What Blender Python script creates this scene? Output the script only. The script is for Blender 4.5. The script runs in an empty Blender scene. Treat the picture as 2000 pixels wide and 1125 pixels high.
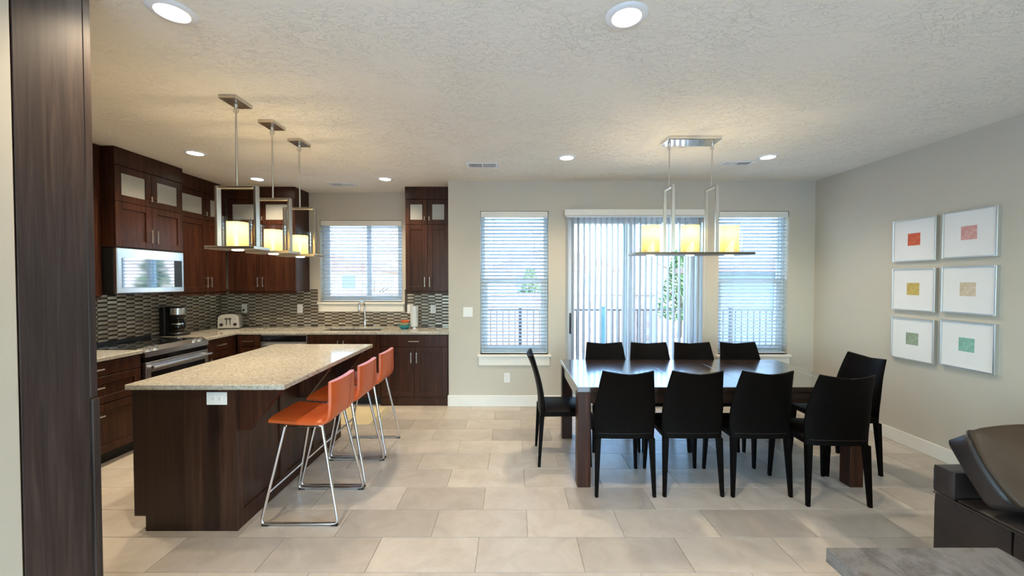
import bpy, bmesh, math, random
from mathutils import Vector, Matrix
random.seed(7)
S = bpy.context.scene
COL = S.collection
R = math.radians
PI = math.pi

# ------------------------------------------------------------ camera, sky, sun, exposure
cam_d = bpy.data.cameras.new('camera'); cam = bpy.data.objects.new('camera', cam_d); COL.objects.link(cam)
cam.location = (0, 0, 1.56); cam.rotation_euler = (R(90 - 1.15), 0, 0)
cam_d.sensor_width = 36; cam_d.lens = 36 * 770 / 2000; cam_d.clip_start = 0.02; cam_d.clip_end = 600
S.camera = cam
S.view_settings.view_transform = 'Standard'; S.view_settings.look = 'None'
S.view_settings.gamma = 1; S.view_settings.use_curve_mapping = False
S.view_settings.exposure = 1.42
S.cycles.transparent_max_bounces = 24

world = bpy.data.worlds.new('sky'); S.world = world; world.use_nodes = True
wn = world.node_tree; wn.nodes.clear()
sky = wn.nodes.new('ShaderNodeTexSky'); sky.sky_type = 'NISHITA'; sky.sun_disc = False
sky.sun_elevation = R(52); sky.sun_rotation = R(120); sky.air_density = 1.0; sky.dust_density = 0.6; sky.ozone_density = 1.4
bg = wn.nodes.new('ShaderNodeBackground'); bg.inputs['Strength'].default_value = 0.82
wo = wn.nodes.new('ShaderNodeOutputWorld')
wn.links.new(sky.outputs[0], bg.inputs[0]); wn.links.new(bg.outputs[0], wo.inputs[0])

sun_d = bpy.data.lights.new('sun', 'SUN'); sun_d.energy = 3.2; sun_d.angle = R(0.6); sun_d.color = (1, .95, .87)
sun = bpy.data.objects.new('sun', sun_d); COL.objects.link(sun)
sun.rotation_euler = Vector((-0.62, 0.30, -0.80)).to_track_quat('-Z', 'Y').to_euler()

DOWN_W = 37.0       # watts of one recessed downlight
PEND_W = 1.6        # watts of one pendant bulb
WARM = (1.0, 0.82, 0.58)
AMBER = (1.0, 0.81, 0.46)

# ------------------------------------------------------------ room measures
XL, XR = -4.05, 3.71          # kitchen left wall, right wall
YD, YK = 4.84, 5.48           # dining back wall, kitchen back wall
XRET = -0.78                  # where the dining wall steps back to the kitchen
ZC = 2.77                     # ceiling
YB = -3.6                     # rear wall, behind the camera
XLL = -4.35                   # left wall of the living side

# ------------------------------------------------------------ materials
MATS = {}
def nt(name):
    m = bpy.data.materials.new(name); m.use_nodes = True
    t = m.node_tree; t.nodes.clear()
    o = t.nodes.new('ShaderNodeOutputMaterial')
    return m, t, o
def N(t, typ, **kw):
    n = t.nodes.new(typ)
    for k, v in kw.items():
        if k in n.inputs: n.inputs[k].default_value = v
        else: setattr(n, k, v)
    return n
def L(t, a, b): t.links.new(a, b)
def coords(t, scale=(1, 1, 1), rot=(0, 0, 0), src='Object'):
    tc = N(t, 'ShaderNodeTexCoord'); mp = N(t, 'ShaderNodeMapping')
    mp.inputs['Scale'].default_value = scale; mp.inputs['Rotation'].default_value = rot
    L(t, tc.outputs[src], mp.inputs['Vector']); return mp.outputs[0]
def noise(t, vec, scale, detail=4, rough=.55, dist=0):
    n = N(t, 'ShaderNodeTexNoise'); n.inputs['Scale'].default_value = scale
    n.inputs['Detail'].default_value = detail; n.inputs['Roughness'].default_value = rough; n.inputs['Distortion'].default_value = dist
    L(t, vec, n.inputs['Vector']); return n.outputs['Fac']
def ramp(t, fac, stops):
    r = N(t, 'ShaderNodeValToRGB'); e = r.color_ramp.elements
    while len(e) < len(stops): e.new(.5)
    for i, (p, c) in enumerate(stops):
        e[i].position = p; e[i].color = (*c, 1) if len(c) == 3 else c
    L(t, fac, r.inputs[0]); return r.outputs[0]
def bump(t, h, strength, dist, bsdf):
    b = N(t, 'ShaderNodeBump'); b.inputs['Strength'].default_value = strength; b.inputs['Distance'].default_value = dist
    L(t, h, b.inputs['Height']); L(t, b.outputs[0], bsdf.inputs['Normal'])
def mixc(t, fac, a, b, blend='MIX'):
    m = N(t, 'ShaderNodeMix', data_type='RGBA', blend_type=blend)
    if isinstance(fac, (int, float)): m.inputs[0].default_value = fac
    else: L(t, fac, m.inputs[0])
    for k, v in ((6, a), (7, b)):
        if isinstance(v, tuple): m.inputs[k].default_value = (*v, 1)
        else: L(t, v, m.inputs[k])
    return m.outputs[2]
def princ(t, o, col=None, rough=.5, metal=0, spec=.5, **kw):
    b = N(t, 'ShaderNodeBsdfPrincipled')
    if isinstance(col, tuple): b.inputs['Base Color'].default_value = (*col, 1)
    elif col is not None: L(t, col, b.inputs['Base Color'])
    b.inputs['Roughness'].default_value = rough; b.inputs['Metallic'].default_value = metal
    b.inputs['Specular IOR Level'].default_value = spec
    for k, v in kw.items(): b.inputs[k.replace('_', ' ')].default_value = v
    L(t, b.outputs[0], o.inputs[0]); return b
def plain(name, col, rough=.5, metal=0, spec=.5, var=.06, scale=9, bmp=0, bscale=60, **kw):
    m, t, o = nt(name); v = coords(t)
    f = noise(t, v, scale, 3)
    a = tuple(max(0, c * (1 - var)) for c in col); b = tuple(c * (1 + var) for c in col)
    bs = princ(t, o, ramp(t, f, [(.3, a), (.7, b)]), rough, metal, spec, **kw)
    if bmp: bump(t, noise(t, v, bscale, 3), bmp, .002, bs)
    MATS[name] = m; return m
def wood(name, dark, mid, light, rough=.34, axis='z', board=None, spec=.5):
    m, t, o = nt(name)
    st = {'z': (1, 1, .045), 'x': (.045, 1, 1), 'y': (1, .045, 1)}[axis]
    v = coords(t, st)
    g = noise(t, v, 34, 7, .62, 1.1)
    v2 = coords(t, tuple(.5 + .5 * s for s in st) if axis == 'n' else st)
    big = noise(t, v2, 5.5, 3, .5, 1.6)
    c = ramp(t, g, [(.28, dark), (.52, mid), (.78, light)])
    c = mixc(t, ramp(t, big, [(.35, (0, 0, 0)), (.72, (1, 1, 1))]), c, mixc(t, 1.0, c, (1.5, 1.42, 1.35), 'MULTIPLY'))
    kv = coords(t, (1, 1, .42)); k = N(t, 'ShaderNodeTexVoronoi'); k.inputs['Scale'].default_value = 3.0; L(t, kv, k.inputs['Vector'])
    c = mixc(t, ramp(t, k.outputs['Distance'], [(.06, (1, 1, 1)), (.19, (0, 0, 0))]), c, tuple(d * .45 for d in dark))
    if board:      # glued-up boards of slightly different tone
        tc = N(t, 'ShaderNodeTexCoord'); sx = N(t, 'ShaderNodeSeparateXYZ'); L(t, tc.outputs['Object'], sx.inputs[0])
        mu = N(t, 'ShaderNodeMath', operation='MULTIPLY'); mu.inputs[1].default_value = 1 / board; L(t, sx.outputs['X'], mu.inputs[0])
        fl = N(t, 'ShaderNodeMath', operation='FLOOR'); L(t, mu.outputs[0], fl.inputs[0])
        wnn = N(t, 'ShaderNodeTexWhiteNoise', noise_dimensions='1D'); L(t, fl.outputs[0], wnn.inputs['W'])
        c = mixc(t, 1.0, c, ramp(t, wnn.outputs[0], [(0, (.55, .55, .58)), (1, (1.35, 1.3, 1.25))]), 'MULTIPLY')
    b = princ(t, o, c, rough, 0, spec)
    if name == 'table_wood': b.inputs['Coat Weight'].default_value = 1; b.inputs['Coat Roughness'].default_value = .15; b.inputs['Coat IOR'].default_value = 2.2
    bump(t, g, .12, .0015, b)
    MATS[name] = m; return m
def emit(name, col, s):
    m, t, o = nt(name); e = N(t, 'ShaderNodeEmission'); e.inputs[0].default_value = (*col, 1); e.inputs[1].default_value = s
    L(t, e.outputs[0], o.inputs[0]); MATS[name] = m; return m
def thin_glass(name, tint=(1, 1, 1), refl=1.0, rough=0.0):
    m, t, o = nt(name)
    tr = N(t, 'ShaderNodeBsdfTransparent'); tr.inputs[0].default_value = (*tint, 1)
    gl = N(t, 'ShaderNodeBsdfGlossy'); gl.inputs['Roughness'].default_value = rough
    fr = N(t, 'ShaderNodeFresnel'); ge = N(t, 'ShaderNodeNewGeometry'); mr = N(t, 'ShaderNodeMapRange')
    mr.inputs['To Min'].default_value = 1.45; mr.inputs['To Max'].default_value = 1 / 1.45      # same reflection seen from either side of the sheet
    L(t, ge.outputs['Backfacing'], mr.inputs['Value']); L(t, mr.outputs[0], fr.inputs[0])
    mu = N(t, 'ShaderNodeMath', operation='MULTIPLY'); mu.inputs[1].default_value = refl; L(t, fr.outputs[0], mu.inputs[0])
    mx = N(t, 'ShaderNodeMixShader'); L(t, mu.outputs[0], mx.inputs[0]); L(t, tr.outputs[0], mx.inputs[1]); L(t, gl.outputs[0], mx.inputs[2])
    L(t, mx.outputs[0], o.inputs[0]); MATS[name] = m; return m

plain('wall_paint', (.55, .492, .402), .62, var=.02, scale=2, bmp=.12, bscale=120)
plain('trim_paint', (.78, .74, .66), .4, var=.02)
# knockdown plaster of the ceiling
m, t, o = nt('ceiling_plaster'); v = coords(t, (.62, 1, 1))
def crease(scale, wid, dist):
    n1 = noise(t, v, scale, 4, .55, dist)
    su = N(t, 'ShaderNodeMath', operation='SUBTRACT'); su.inputs[1].default_value = .5; L(t, n1, su.inputs[0])
    ab = N(t, 'ShaderNodeMath', operation='ABSOLUTE'); L(t, su.outputs[0], ab.inputs[0])
    return ramp(t, ab.outputs[0], [(0, (0, 0, 0)), (wid, (1, 1, 1))])
hh = mixc(t, .3, crease(20, .018, .7), crease(42, .028, 1.0))
patch = ramp(t, noise(t, coords(t), 2.2, 2), [(.35, (.25,) * 3), (.6, (1, 1, 1))])
hh = mixc(t, patch, (1, 1, 1), hh)
b = princ(t, o, (.86, .80, .70), .75, 0, .25); bump(t, hh, .75, .005, b); MATS['ceiling_plaster'] = m
# floor tile
def tile_mat():
    m, t, o = nt('floor_tile'); v = coords(t, (1, 1, 1), src='Object')
    oi = N(t, 'ShaderNodeObjectInfo')
    ad = N(t, 'ShaderNodeVectorMath', operation='ADD'); sc = N(t, 'ShaderNodeVectorMath', operation='SCALE'); sc.inputs['Scale'].default_value = 37
    cb = N(t, 'ShaderNodeCombineXYZ'); L(t, oi.outputs['Random'], cb.inputs[0]); L(t, oi.outputs['Random'], cb.inputs[1]); L(t, cb.outputs[0], sc.inputs[0])
    L(t, v, ad.inputs[0]); L(t, sc.outputs[0], ad.inputs[1])
    f = noise(t, ad.outputs[0], 5, 6, .62, .8)
    c = ramp(t, f, [(.25, (.42, .37, .315)), (.5, (.50, .448, .388)), (.78, (.58, .53, .47))])
    c = mixc(t, 1.0, c, ramp(t, oi.outputs['Random'], [(0, (.78, .765, .75)), (.5, (.97, .96, .945)), (1, (1.1, 1.085, 1.06))]), 'MULTIPLY')
    g = noise(t, ad.outputs[0], 90, 3)
    b = princ(t, o, c, .33, 0, .5); bump(t, g, .06, .001, b)
    L(t, ramp(t, f, [(.2, (.40,) * 3), (.8, (.27,) * 3)]), b.inputs['Roughness'])
    MATS['floor_tile'] = m
tile_mat()
plain('grout', (.58, .53, .46), .8)
wood('espresso', (.014, .0052, .0030), (.036, .0125, .0066), (.070, .026, .0125), .34, spec=.26)
wood('espresso_panel', (.015, .0095, .0085), (.034, .0225, .0195), (.062, .043, .037), .45, spec=.35)
wood('island_wood', (.014, .0066, .0042), (.029, .0128, .0078), (.050, .023, .0135), .36, board=.105, spec=.3)
wood('table_wood', (.020, .012, .009), (.032, .019, .014), (.05, .03, .021), .24, axis='x')
plain('toe_black', (.012, .010, .009), .6)
plain('chair_leather', (.0032, .0022, .0018), .48, 0, .06, var=.25, scale=40, bmp=.25, bscale=260)
plain('sofa_leather', (.026, .0185, .0165), .38, var=.3, scale=6, bmp=.35, bscale=160)
plain('sofa_back_leather', (.050, .031, .017), (.46), 0, .2, var=.22, scale=5, bmp=.3, bscale=160)
plain('piping_dark', (.02, .014, .011), .5)
plain('orange_leather', (.50, .085, .014), .36, 0, .6, var=.07, scale=12, bmp=.1, bscale=220)
plain('orange_seam', (.33, .05, .02), .5)
plain('chrome', (.80, .80, .80), .10, 1.0, var=.01)
plain('satin_nickel', (.62, .58, .52), .28, 1.0, var=.03)
plain('brushed_steel', (.66, .65, .62), .38, .7, var=.03)
plain('bronze', (.13, .105, .08), .32, 1.0, var=.05)
plain('stainless', (.72, .74, .76), .27, 1.0, var=.03, scale=3)
plain('mirror_glass', (.42, .46, .48), .05, 1.0, var=.01)
plain('black_glass', (.006, .006, .007), .06, 0, .6, var=.02)
plain('black_plastic', (.012, .012, .012), .32)
plain('white_plastic', (.80, .78, .74), .35, var=.01)
plain('grey_slot', (.25, .24, .22), .5)
plain('frame_white', (.80, .80, .80), .3, var=.01)
plain('frame_silver', (.62, .62, .60), .28, .85, var=.02)
plain('mat_board', (.80, .775, .755), .75, var=.015, scale=5)
plain('vinyl', (.74, .76, .78), .35, var=.01)
plain('iron', (.05, .045, .05), .5)
plain('sink_dark', (.055, .042, .036), .4)
plain('dim_glass', (.16, .20, .22), .2)
plain('burner_ring', (.10, .10, .10), .3)
def blindmat(name, col, tl):
    m, t, o = nt(name)
    d = N(t, 'ShaderNodeBsdfPrincipled'); d.inputs['Base Color'].default_value = (*col, 1); d.inputs['Roughness'].default_value = .4
    tr = N(t, 'ShaderNodeBsdfTranslucent'); v = coords(t); f = noise(t, v, 4, 2)
    L(t, ramp(t, f, [(.3, tuple(c * .97 for c in col)), (.7, col)]), tr.inputs[0])
    mx = N(t, 'ShaderNodeMixShader'); mx.inputs[0].default_value = tl
    L(t, d.outputs[0], mx.inputs[1]); L(t, tr.outputs[0], mx.inputs[2]); L(t, mx.outputs[0], o.inputs[0]); MATS[name] = m
blindmat('slat_white', (.64, .69, .72), .14)
blindmat('vane_white', (.58, .63, .67), .12)
thin_glass('window_glass', (.88, .965, .985), .8)
thin_glass('clear_glass', (.96, .97, .97), .8)
thin_glass('carafe_glass', (.35, .33, .32), 1.6)
plain('frosted_pane', (.36, .355, .32), .22, 0, .5, var=.02)
def granite():
    m, t, o = nt('granite'); v = coords(t)
    a = noise(t, v, 7, 5, .65, 1.2); bn = noise(t, v, 60, 6, .75, .6); cn = noise(t, v, 150, 3, .7)
    c = ramp(t, bn, [(.32, (.15, .118, .088)), (.43, (.36, .325, .265)), (.54, (.50, .47, .40)), (.70, (.64, .62, .56))])
    c = mixc(t, ramp(t, a, [(.42, (0, 0, 0)), (.68, (1, 1, 1))]), c, mixc(t, .5, c, (.38, .345, .28)))
    c = mixc(t, ramp(t, cn, [(.30, (1, 1, 1)), (.36, (0, 0, 0))]), c, (.13, .085, .06))
    b = princ(t, o, c, .10, 0, .5); MATS['granite'] = m
granite()
def mosaic():
    m, t, o = nt('mosaic_tile'); oi = N(t, 'ShaderNodeObjectInfo'); v = coords(t)
    c = ramp(t, oi.outputs['Random'], [(0, (.42, .365, .285)), (.5, (.53, .47, .38)), (1, (.63, .575, .48))])
    c = mixc(t, ramp(t, noise(t, v, 50, 2), [(.35, (0, 0, 0)), (.65, (.3, .3, .3))]), c, (.16, .13, .10))
    princ(t, o, c, .22, .35, .5); MATS['mosaic_tile'] = m
mosaic()
plain('mosaic_joint_shade', (.062, .046, .034), .5)  # joint colour that also paints in the shade of the tile relief
def slate():
    m, t, o = nt('weathered_top'); v = coords(t, (1, .6, 1))
    f = noise(t, v, 6, 8, .74, .5); g = noise(t, coords(t), 55, 4, .7)
    c = ramp(t, f, [(.3, (.05, .043, .038)), (.45, (.105, .093, .084)), (.56, (.18, .163, .148)), (.66, (.115, .09, .074)), (.8, (.07, .055, .046))])
    c = mixc(t, ramp(t, g, [(.60, (0, 0, 0)), (.72, (.7, .7, .7))]), c, (.26, .24, .22))
    b = princ(t, o, c, .38, 0, .5); bump(t, g, .12, .002, b); MATS['weathered_top'] = m
slate()
def rugmat():
    m, t, o = nt('rug_weave'); v = coords(t)
    w = N(t, 'ShaderNodeTexWave'); w.inputs['Scale'].default_value = 24; w.inputs['Distortion'].default_value = 1.4; L(t, v, w.inputs['Vector'])
    c = ramp(t, w.outputs['Fac'], [(.2, (.50, .40, .22)), (.8, (.72, .63, .42))])
    b = princ(t, o, c, .9, 0, .1); bump(t, w.outputs['Fac'], .5, .004, b); MATS['rug_weave'] = m
rugmat()
def art(name, col, col2, k):
    m, t, o = nt(name); v = coords(t); f = noise(t, v, 26, 6, .65, .8)
    princ(t, o, ramp(t, f, [(.3, tuple(c * .78 for c in col)), (.5, col), (.68, col2)]), .7); MATS[name] = m
def shade():
    m, t, o = nt('cream_shade'); v = coords(t); f = noise(t, v, 10, 3)
    d = N(t, 'ShaderNodeBsdfPrincipled'); d.inputs['Base Color'].default_value = (.62, .56, .38, 1); d.inputs['Roughness'].default_value = .35
    tr = N(t, 'ShaderNodeBsdfTranslucent'); L(t, ramp(t, f, [(.3, (.81, .72, .47)), (.7, (.87, .79, .55))]), tr.inputs[0])
    mx = N(t, 'ShaderNodeMixShader'); mx.inputs[0].default_value = .6
    L(t, d.outputs[0], mx.inputs[1]); L(t, tr.outputs[0], mx.inputs[2])
    em = N(t, 'ShaderNodeEmission'); em.inputs[0].default_value = (1, .78, .34, 1); em.inputs[1].default_value = .04
    ad = N(t, 'ShaderNodeAddShader'); L(t, mx.outputs[0], ad.inputs[0]); L(t, em.outputs[0], ad.inputs[1]); L(t, ad.outputs[0], o.inputs[0]); MATS['cream_shade'] = m
shade()
emit('led_disc', (1, .93, .80), 9.0)
emit('tray_led', (1, .88, .66), 5.0)
# outdoors
plain('concrete', (.52, .49, .45), .8, var=.1, scale=3)
plain('paving_grey', (.42, .44, .46), .8, var=.1, scale=3)
plain('block_stone', (.52, .36, .29), .85, var=.14, scale=6)
plain('stucco', (.62, .55, .48), .85, var=.05, scale=4)
plain('shaded_siding', (.20, .26, .29), .7, var=.06)  # dark tone carries the shade on this neighbouring wall
plain('roof_tile', (.26, .15, .11), .8, var=.15)
plain('dirt', (.46, .31, .22), .9, var=.2, scale=.6)
plain('hill_rock', (.58, .36, .26), .9, var=.25, scale=.05)
plain('leaf', (.10, .19, .05), .7, var=.4, scale=8)
plain('bark', (.16, .11, .08), .8)
plain('post_teal', (.10, .24, .28), .5)
plain('pot_clay', (.34, .17, .10), .7)
M = MATS

# ------------------------------------------------------------ mesh builder
class MB:
    def __init__(s): s.v = []; s.f = []
    def add(s, vs, fs, Mx=None):
        n = len(s.v)
        s.v += [tuple(Mx @ Vector(p)) for p in vs] if Mx is not None else [tuple(p) for p in vs]
        s.f += [tuple(i + n for i in f) for f in fs]; return s
    def box(s, x0, x1, y0, y1, z0, z1, b=0, Mx=None):
        lo = (min(x0, x1), min(y0, y1), min(z0, z1)); hi = (max(x0, x1), max(y0, y1), max(z0, z1))
        if b <= 0:
            vs = [(hi[0] if i & 1 else lo[0], hi[1] if i & 2 else lo[1], hi[2] if i & 4 else lo[2]) for i in range(8)]
            return s.add(vs, [(0, 2, 3, 1), (4, 5, 7, 6), (0, 1, 5, 4), (2, 6, 7, 3), (0, 4, 6, 2), (1, 3, 7, 5)], Mx)
        b = min(b, min(hi[i] - lo[i] for i in range(3)) * .49)
        vs = []; ix = {}
        for c in range(8):
            for ax in range(3):
                p = []
                for k in range(3):
                    up = (c >> k) & 1
                    p.append((hi[k] - (0 if k == ax else b)) if up else (lo[k] + (0 if k == ax else b)))
                ix[c, ax] = len(vs); vs.append(p)
        fs = []
        for ax in range(3):
            u, w = [k for k in range(3) if k != ax]
            for sd in (0, 1):
                q = [(sd << ax) | (a << u) | (d << w) for a, d in ((0, 0), (1, 0), (1, 1), (0, 1))]
                fs.append(tuple(ix[c, ax] for c in q))
        for ax in range(3):
            u, w = [k for k in range(3) if k != ax]
            for a in (0, 1):
                for d in (0, 1):
                    c0 = (a << u) | (d << w); c1 = c0 | (1 << ax)
                    fs.append((ix[c0, u], ix[c1, u], ix[c1, w], ix[c0, w]))
        for c in range(8): fs.append((ix[c, 0], ix[c, 1], ix[c, 2]))
        return s.add(vs, fs, Mx)
    def cone(s, p0, p1, r0, r1=None, seg=14, rot=0, caps=True):
        r1 = r0 if r1 is None else r1
        p0, p1 = Vector(p0), Vector(p1); d = (p1 - p0).normalized()
        q = d.to_track_quat('Z', 'Y').to_matrix()
        vs = []
        for p, r in ((p0, r0), (p1, r1)):
            for i in range(seg):
                a = 2 * PI * i / seg + rot; vs.append(p + q @ Vector((r * math.cos(a), r * math.sin(a), 0)))
        fs = [(i, (i + 1) % seg, seg + (i + 1) % seg, seg + i) for i in range(seg)]
        if caps: fs += [tuple(range(seg))[::-1], tuple(range(seg, 2 * seg))]
        return s.add(vs, fs)
    def lathe(s, prof, c=(0, 0, 0), seg=20, Mx=None, caps=True):
        vs = []; fs = []; n = len(prof)
        for r, z in prof:
            for i in range(seg):
                a = 2 * PI * i / seg; vs.append((c[0] + r * math.cos(a), c[1] + r * math.sin(a), c[2] + z))
        for k in range(n - 1):
            for i in range(seg):
                j = (i + 1) % seg; fs.append((k * seg + i, k * seg + j, (k + 1) * seg + j, (k + 1) * seg + i))
        if caps:
            if prof[0][0] > 1e-5: fs.append(tuple(range(seg))[::-1])
            if prof[-1][0] > 1e-5: fs.append(tuple(range((n - 1) * seg, n * seg)))
        return s.add(vs, fs, Mx)
    def tube(s, pts, r, seg=8, closed=False):
        P = [Vector(p) for p in pts]; n = len(P); vs = []; fs = []
        nrm = None
        for i in range(n):
            a = P[(i - 1) % n] if (closed or i > 0) else P[i]; b = P[(i + 1) % n] if (closed or i < n - 1) else P[i]
            tg = (b - a).normalized()
            if nrm is None:
                nrm = tg.orthogonal().normalized()
            nrm = (nrm - tg * nrm.dot(tg)).normalized(); bn = tg.cross(nrm)
            rr = r[i] if isinstance(r, (list, tuple)) else r
            for k in range(seg):
                an = 2 * PI * k / seg; vs.append(P[i] + nrm * rr * math.cos(an) + bn * rr * math.sin(an))
        for i in range(n if closed else n - 1):
            j = (i + 1) % n
            for k in range(seg):
                l = (k + 1) % seg; fs.append((i * seg + k, i * seg + l, j * seg + l, j * seg + k))
        if not closed: fs += [tuple(range(seg))[::-1], tuple(range((n - 1) * seg, n * seg))]
        return s.add(vs, fs)
    def prism(s, poly, axis, a, b):
        n = len(poly); vs = []
        for c in (a, b):
            for u, w in poly:
                p = {'x': (c, u, w), 'y': (u, c, w), 'z': (u, w, c)}[axis]; vs.append(p)
        fs = [tuple(range(n)), tuple(range(n, 2 * n))[::-1]] + [(i, (i + 1) % n, n + (i + 1) % n, n + i) for i in range(n)]
        return s.add(vs, fs)
    def grid(s, rows, closed_u=False):
        nr, nc = len(rows), len(rows[0]); vs = [p for r in rows for p in r]; fs = []
        for i in range(nr - 1):
            for j in range(nc if closed_u else nc - 1):
                k = (j + 1) % nc; fs.append((i * nc + j, i * nc + k, (i + 1) * nc + k, (i + 1) * nc + j))
        if closed_u: fs += [tuple(range(nc))[::-1], tuple(range((nr - 1) * nc, nr * nc))]
        return s.add(vs, fs)
    def mesh(s, name, mat, smooth=None):
        me = bpy.data.meshes.new(name); me.from_pydata(s.v, [], s.f)
        bm = bmesh.new(); bm.from_mesh(me); bmesh.ops.recalc_face_normals(bm, faces=bm.faces)
        if smooth:
            for f in bm.faces: f.smooth = True
        bm.to_mesh(me); bm.free()
        if smooth: me.set_sharp_from_angle(angle=R(smooth))
        me.materials.append(M[mat] if isinstance(mat, str) else mat); return me
def fillet(pts, r, n=5):
    out = [Vector(pts[0])]
    for i in range(1, len(pts) - 1):
        a, p, b = Vector(pts[i - 1]), Vector(pts[i]), Vector(pts[i + 1])
        d0 = (a - p); d1 = (b - p); rr = min(r, d0.length * .45, d1.length * .45)
        p0 = p + d0.normalized() * rr; p1 = p + d1.normalized() * rr
        for k in range(n + 1):
            q = k / n; out.append((1 - q) ** 2 * p0 + 2 * q * (1 - q) * p + q * q * p1)
    out.append(Vector(pts[-1])); return out

def link(name, data, parent=None):
    o = bpy.data.objects.new(name, data); COL.objects.link(o)
    if parent is not None: o.parent = parent
    return o
def tag(o, label=None, cat=None, group=None, kind=None):
    if label: o['label'] = label
    if cat: o['category'] = cat
    if group: o['group'] = group
    if kind: o['kind'] = kind
    return o
def thing(name, label, cat, loc=(0, 0, 0), rz=0, group=None):
    o = link(name, None); o.location = loc; o.rotation_euler = (0, 0, rz); o.empty_display_size = .1
    return tag(o, label, cat, group)
def obj(name, mb, mat, parent=None, smooth=None, off=None, label=None):
    """off: subtract this point (parts given in room coordinates)"""
    if off is not None: mb.v = [(p[0] - off[0], p[1] - off[1], p[2] - off[2]) for p in mb.v]
    o = link(name, mb.mesh(name, mat, smooth), parent)
    if label: o['label'] = label
    return o
def struct(name, mb, mat, parent=None, smooth=None):
    o = obj(name, mb, mat, parent, smooth)
    if parent is None: o['kind'] = 'structure'
    return o
def dup(o, parent=None):
    c = o.copy(); COL.objects.link(c)
    if parent is not None: c.parent = parent
    for ch in list(o.children): dup(ch, c)
    return c
def lamp(name, kind, loc, energy, col, parent=None, size=.03, spot=None, blend=.6):
    d = bpy.data.lights.new(name, kind); d.energy = energy; d.color = col
    d.shadow_soft_size = size
    if spot: d.spot_size = R(spot); d.spot_blend = blend
    o = link(name, d, parent); o.location = loc; return o

# ------------------------------------------------------------ floor: base, tiles
struct('floor', MB().box(XLL - .1, XR + .2, YB - .2, YK + .2, -.12, -.006), 'grout')
floor = bpy.data.objects['floor']
TW, TD, Y0T, X0T = .589, .2885, 2.362, -.493
tile_me = MB().box(-TW / 2 + .0017, TW / 2 - .0017, -TD / 2 + .0017, TD / 2 - .0017, -.007, 0, .0012).mesh('floor_tile', 'floor_tile')
rest = MB()
for k in range(-21, 11):
    y = Y0T + TD * k
    sh = X0T + (TW / 2 if k % 2 else 0)
    i0 = math.ceil((XL - sh) / TW) - 1
    for i in range(i0 - 1, i0 + 16):
        x = sh + TW * i
        if x + TW < XLL or x > XR: continue
        xa, xb = max(x, XLL), min(x + TW, XR)
        if xb - xa < .03: continue
        full = (xb - xa) > TW - 1e-4
        if k >= -1 and y < 4.90:
            if full: o = link('tile', tile_me, floor); o.location = (x + TW / 2, y + TD / 2, 0)
            else:
                o = link('tile', MB().box(xa - (xa + xb) / 2 + .0017, (xb - xa) / 2 - .0017, -TD / 2 + .0017, TD / 2 - .0017, -.007, 0, .0012).mesh('floor_tile', 'floor_tile'), floor)
                o.location = ((xa + xb) / 2, y + TD / 2, 0)
        elif y > YB - TD:
            rest.box(xa + .0017, xb - .0017, y + .0017, y + TD - .0017, -.007, 0)
o = obj('further_tiles', rest, 'floor_tile', floor); o['kind'] = 'stuff'

# ------------------------------------------------------------ walls and ceiling
def wall_with_holes(mb, x0, x1, y0, y1, holes, z1=ZC):
    """wall along X with rectangular openings (xa, xb, za, zb)"""
    xs = sorted({x0, x1, *[h[0] for h in holes], *[h[1] for h in holes]})
    for a, b in zip(xs, xs[1:]):
        hs = sorted([h for h in holes if h[0] < (a + b) / 2 < h[1]], key=lambda h: h[2])
        z = 0
        for h in hs:
            if h[2] > z: mb.box(a, b, y0, y1, z, h[2])
            z = h[3]
        if z < z1: mb.box(a, b, y0, y1, z, z1)
    return mb
W1 = (-.39, .446, .646, 2.406); W3 = (2.535, 3.39, .646, 2.406); WD = (.66, 2.315, 0, 2.37); WK = (-2.665, -1.525, 1.254, 2.39)
struct('wall_back', wall_with_holes(MB(), XRET, XR + .15, YD, YD + .17, [W1, W3, WD]).box(XRET, XRET + .12, YD + .17, YK + .17, 0, ZC), 'wall_paint')
struct('wall_kitchen', wall_with_holes(MB(), XL - .15, XRET, YK, YK + .17, [WK]), 'wall_paint')
struct('wall_left', MB().box(XL - .15, XL, 1.373, YK, 0, ZC), 'wall_paint')
struct('wall_right', MB().box(XR, XR + .15, YB, YD, 0, ZC), 'wall_paint')
struct('wall_side', MB().box(XLL - .1, -1.72, 1.18, 1.373, 0, ZC, .008), 'wall_paint')
LW = (-3.2, .85, .05, 2.45)  # unseen window opening, added to bring cool daylight onto the right wall
struct('wall_far_left', MB().box(XLL - .15, XLL, YB, LW[0], 0, ZC).box(XLL - .15, XLL, LW[1], 1.18, 0, ZC).box(XLL - .15, XLL, LW[0], LW[1], 0, LW[2]).box(XLL - .15, XLL, LW[0], LW[1], LW[3], ZC), 'wall_paint')
fr_ = MB()
for y in (LW[0], -1.2, .80): fr_.box(XLL - .11, XLL - .05, y, y + .05, LW[2], LW[3])
fr_.box(XLL - .11, XLL - .05, LW[0] + .05, LW[1], LW[2], LW[2] + .06).box(XLL - .11, XLL - .05, LW[0] + .05, LW[1], LW[3] - .06, LW[3])
w = struct('window_4', fr_, 'vinyl')
for a, b in ((LW[0] + .04, -1.19), (-1.16, .81)): obj('pane', MB().box(XLL - .083, XLL - .077, a, b, LW[2] + .05, LW[3] - .05), 'window_glass', w)
RW = [(-4.0, -.5, .3, 2.55), (0, 3.5, .05, 2.55)]  # unseen rear windows, added to let sky light in from behind
struct('wall_rear', wall_with_holes(MB(), XLL - .15, XR + .15, YB - .17, YB, RW), 'wall_paint')
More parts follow.
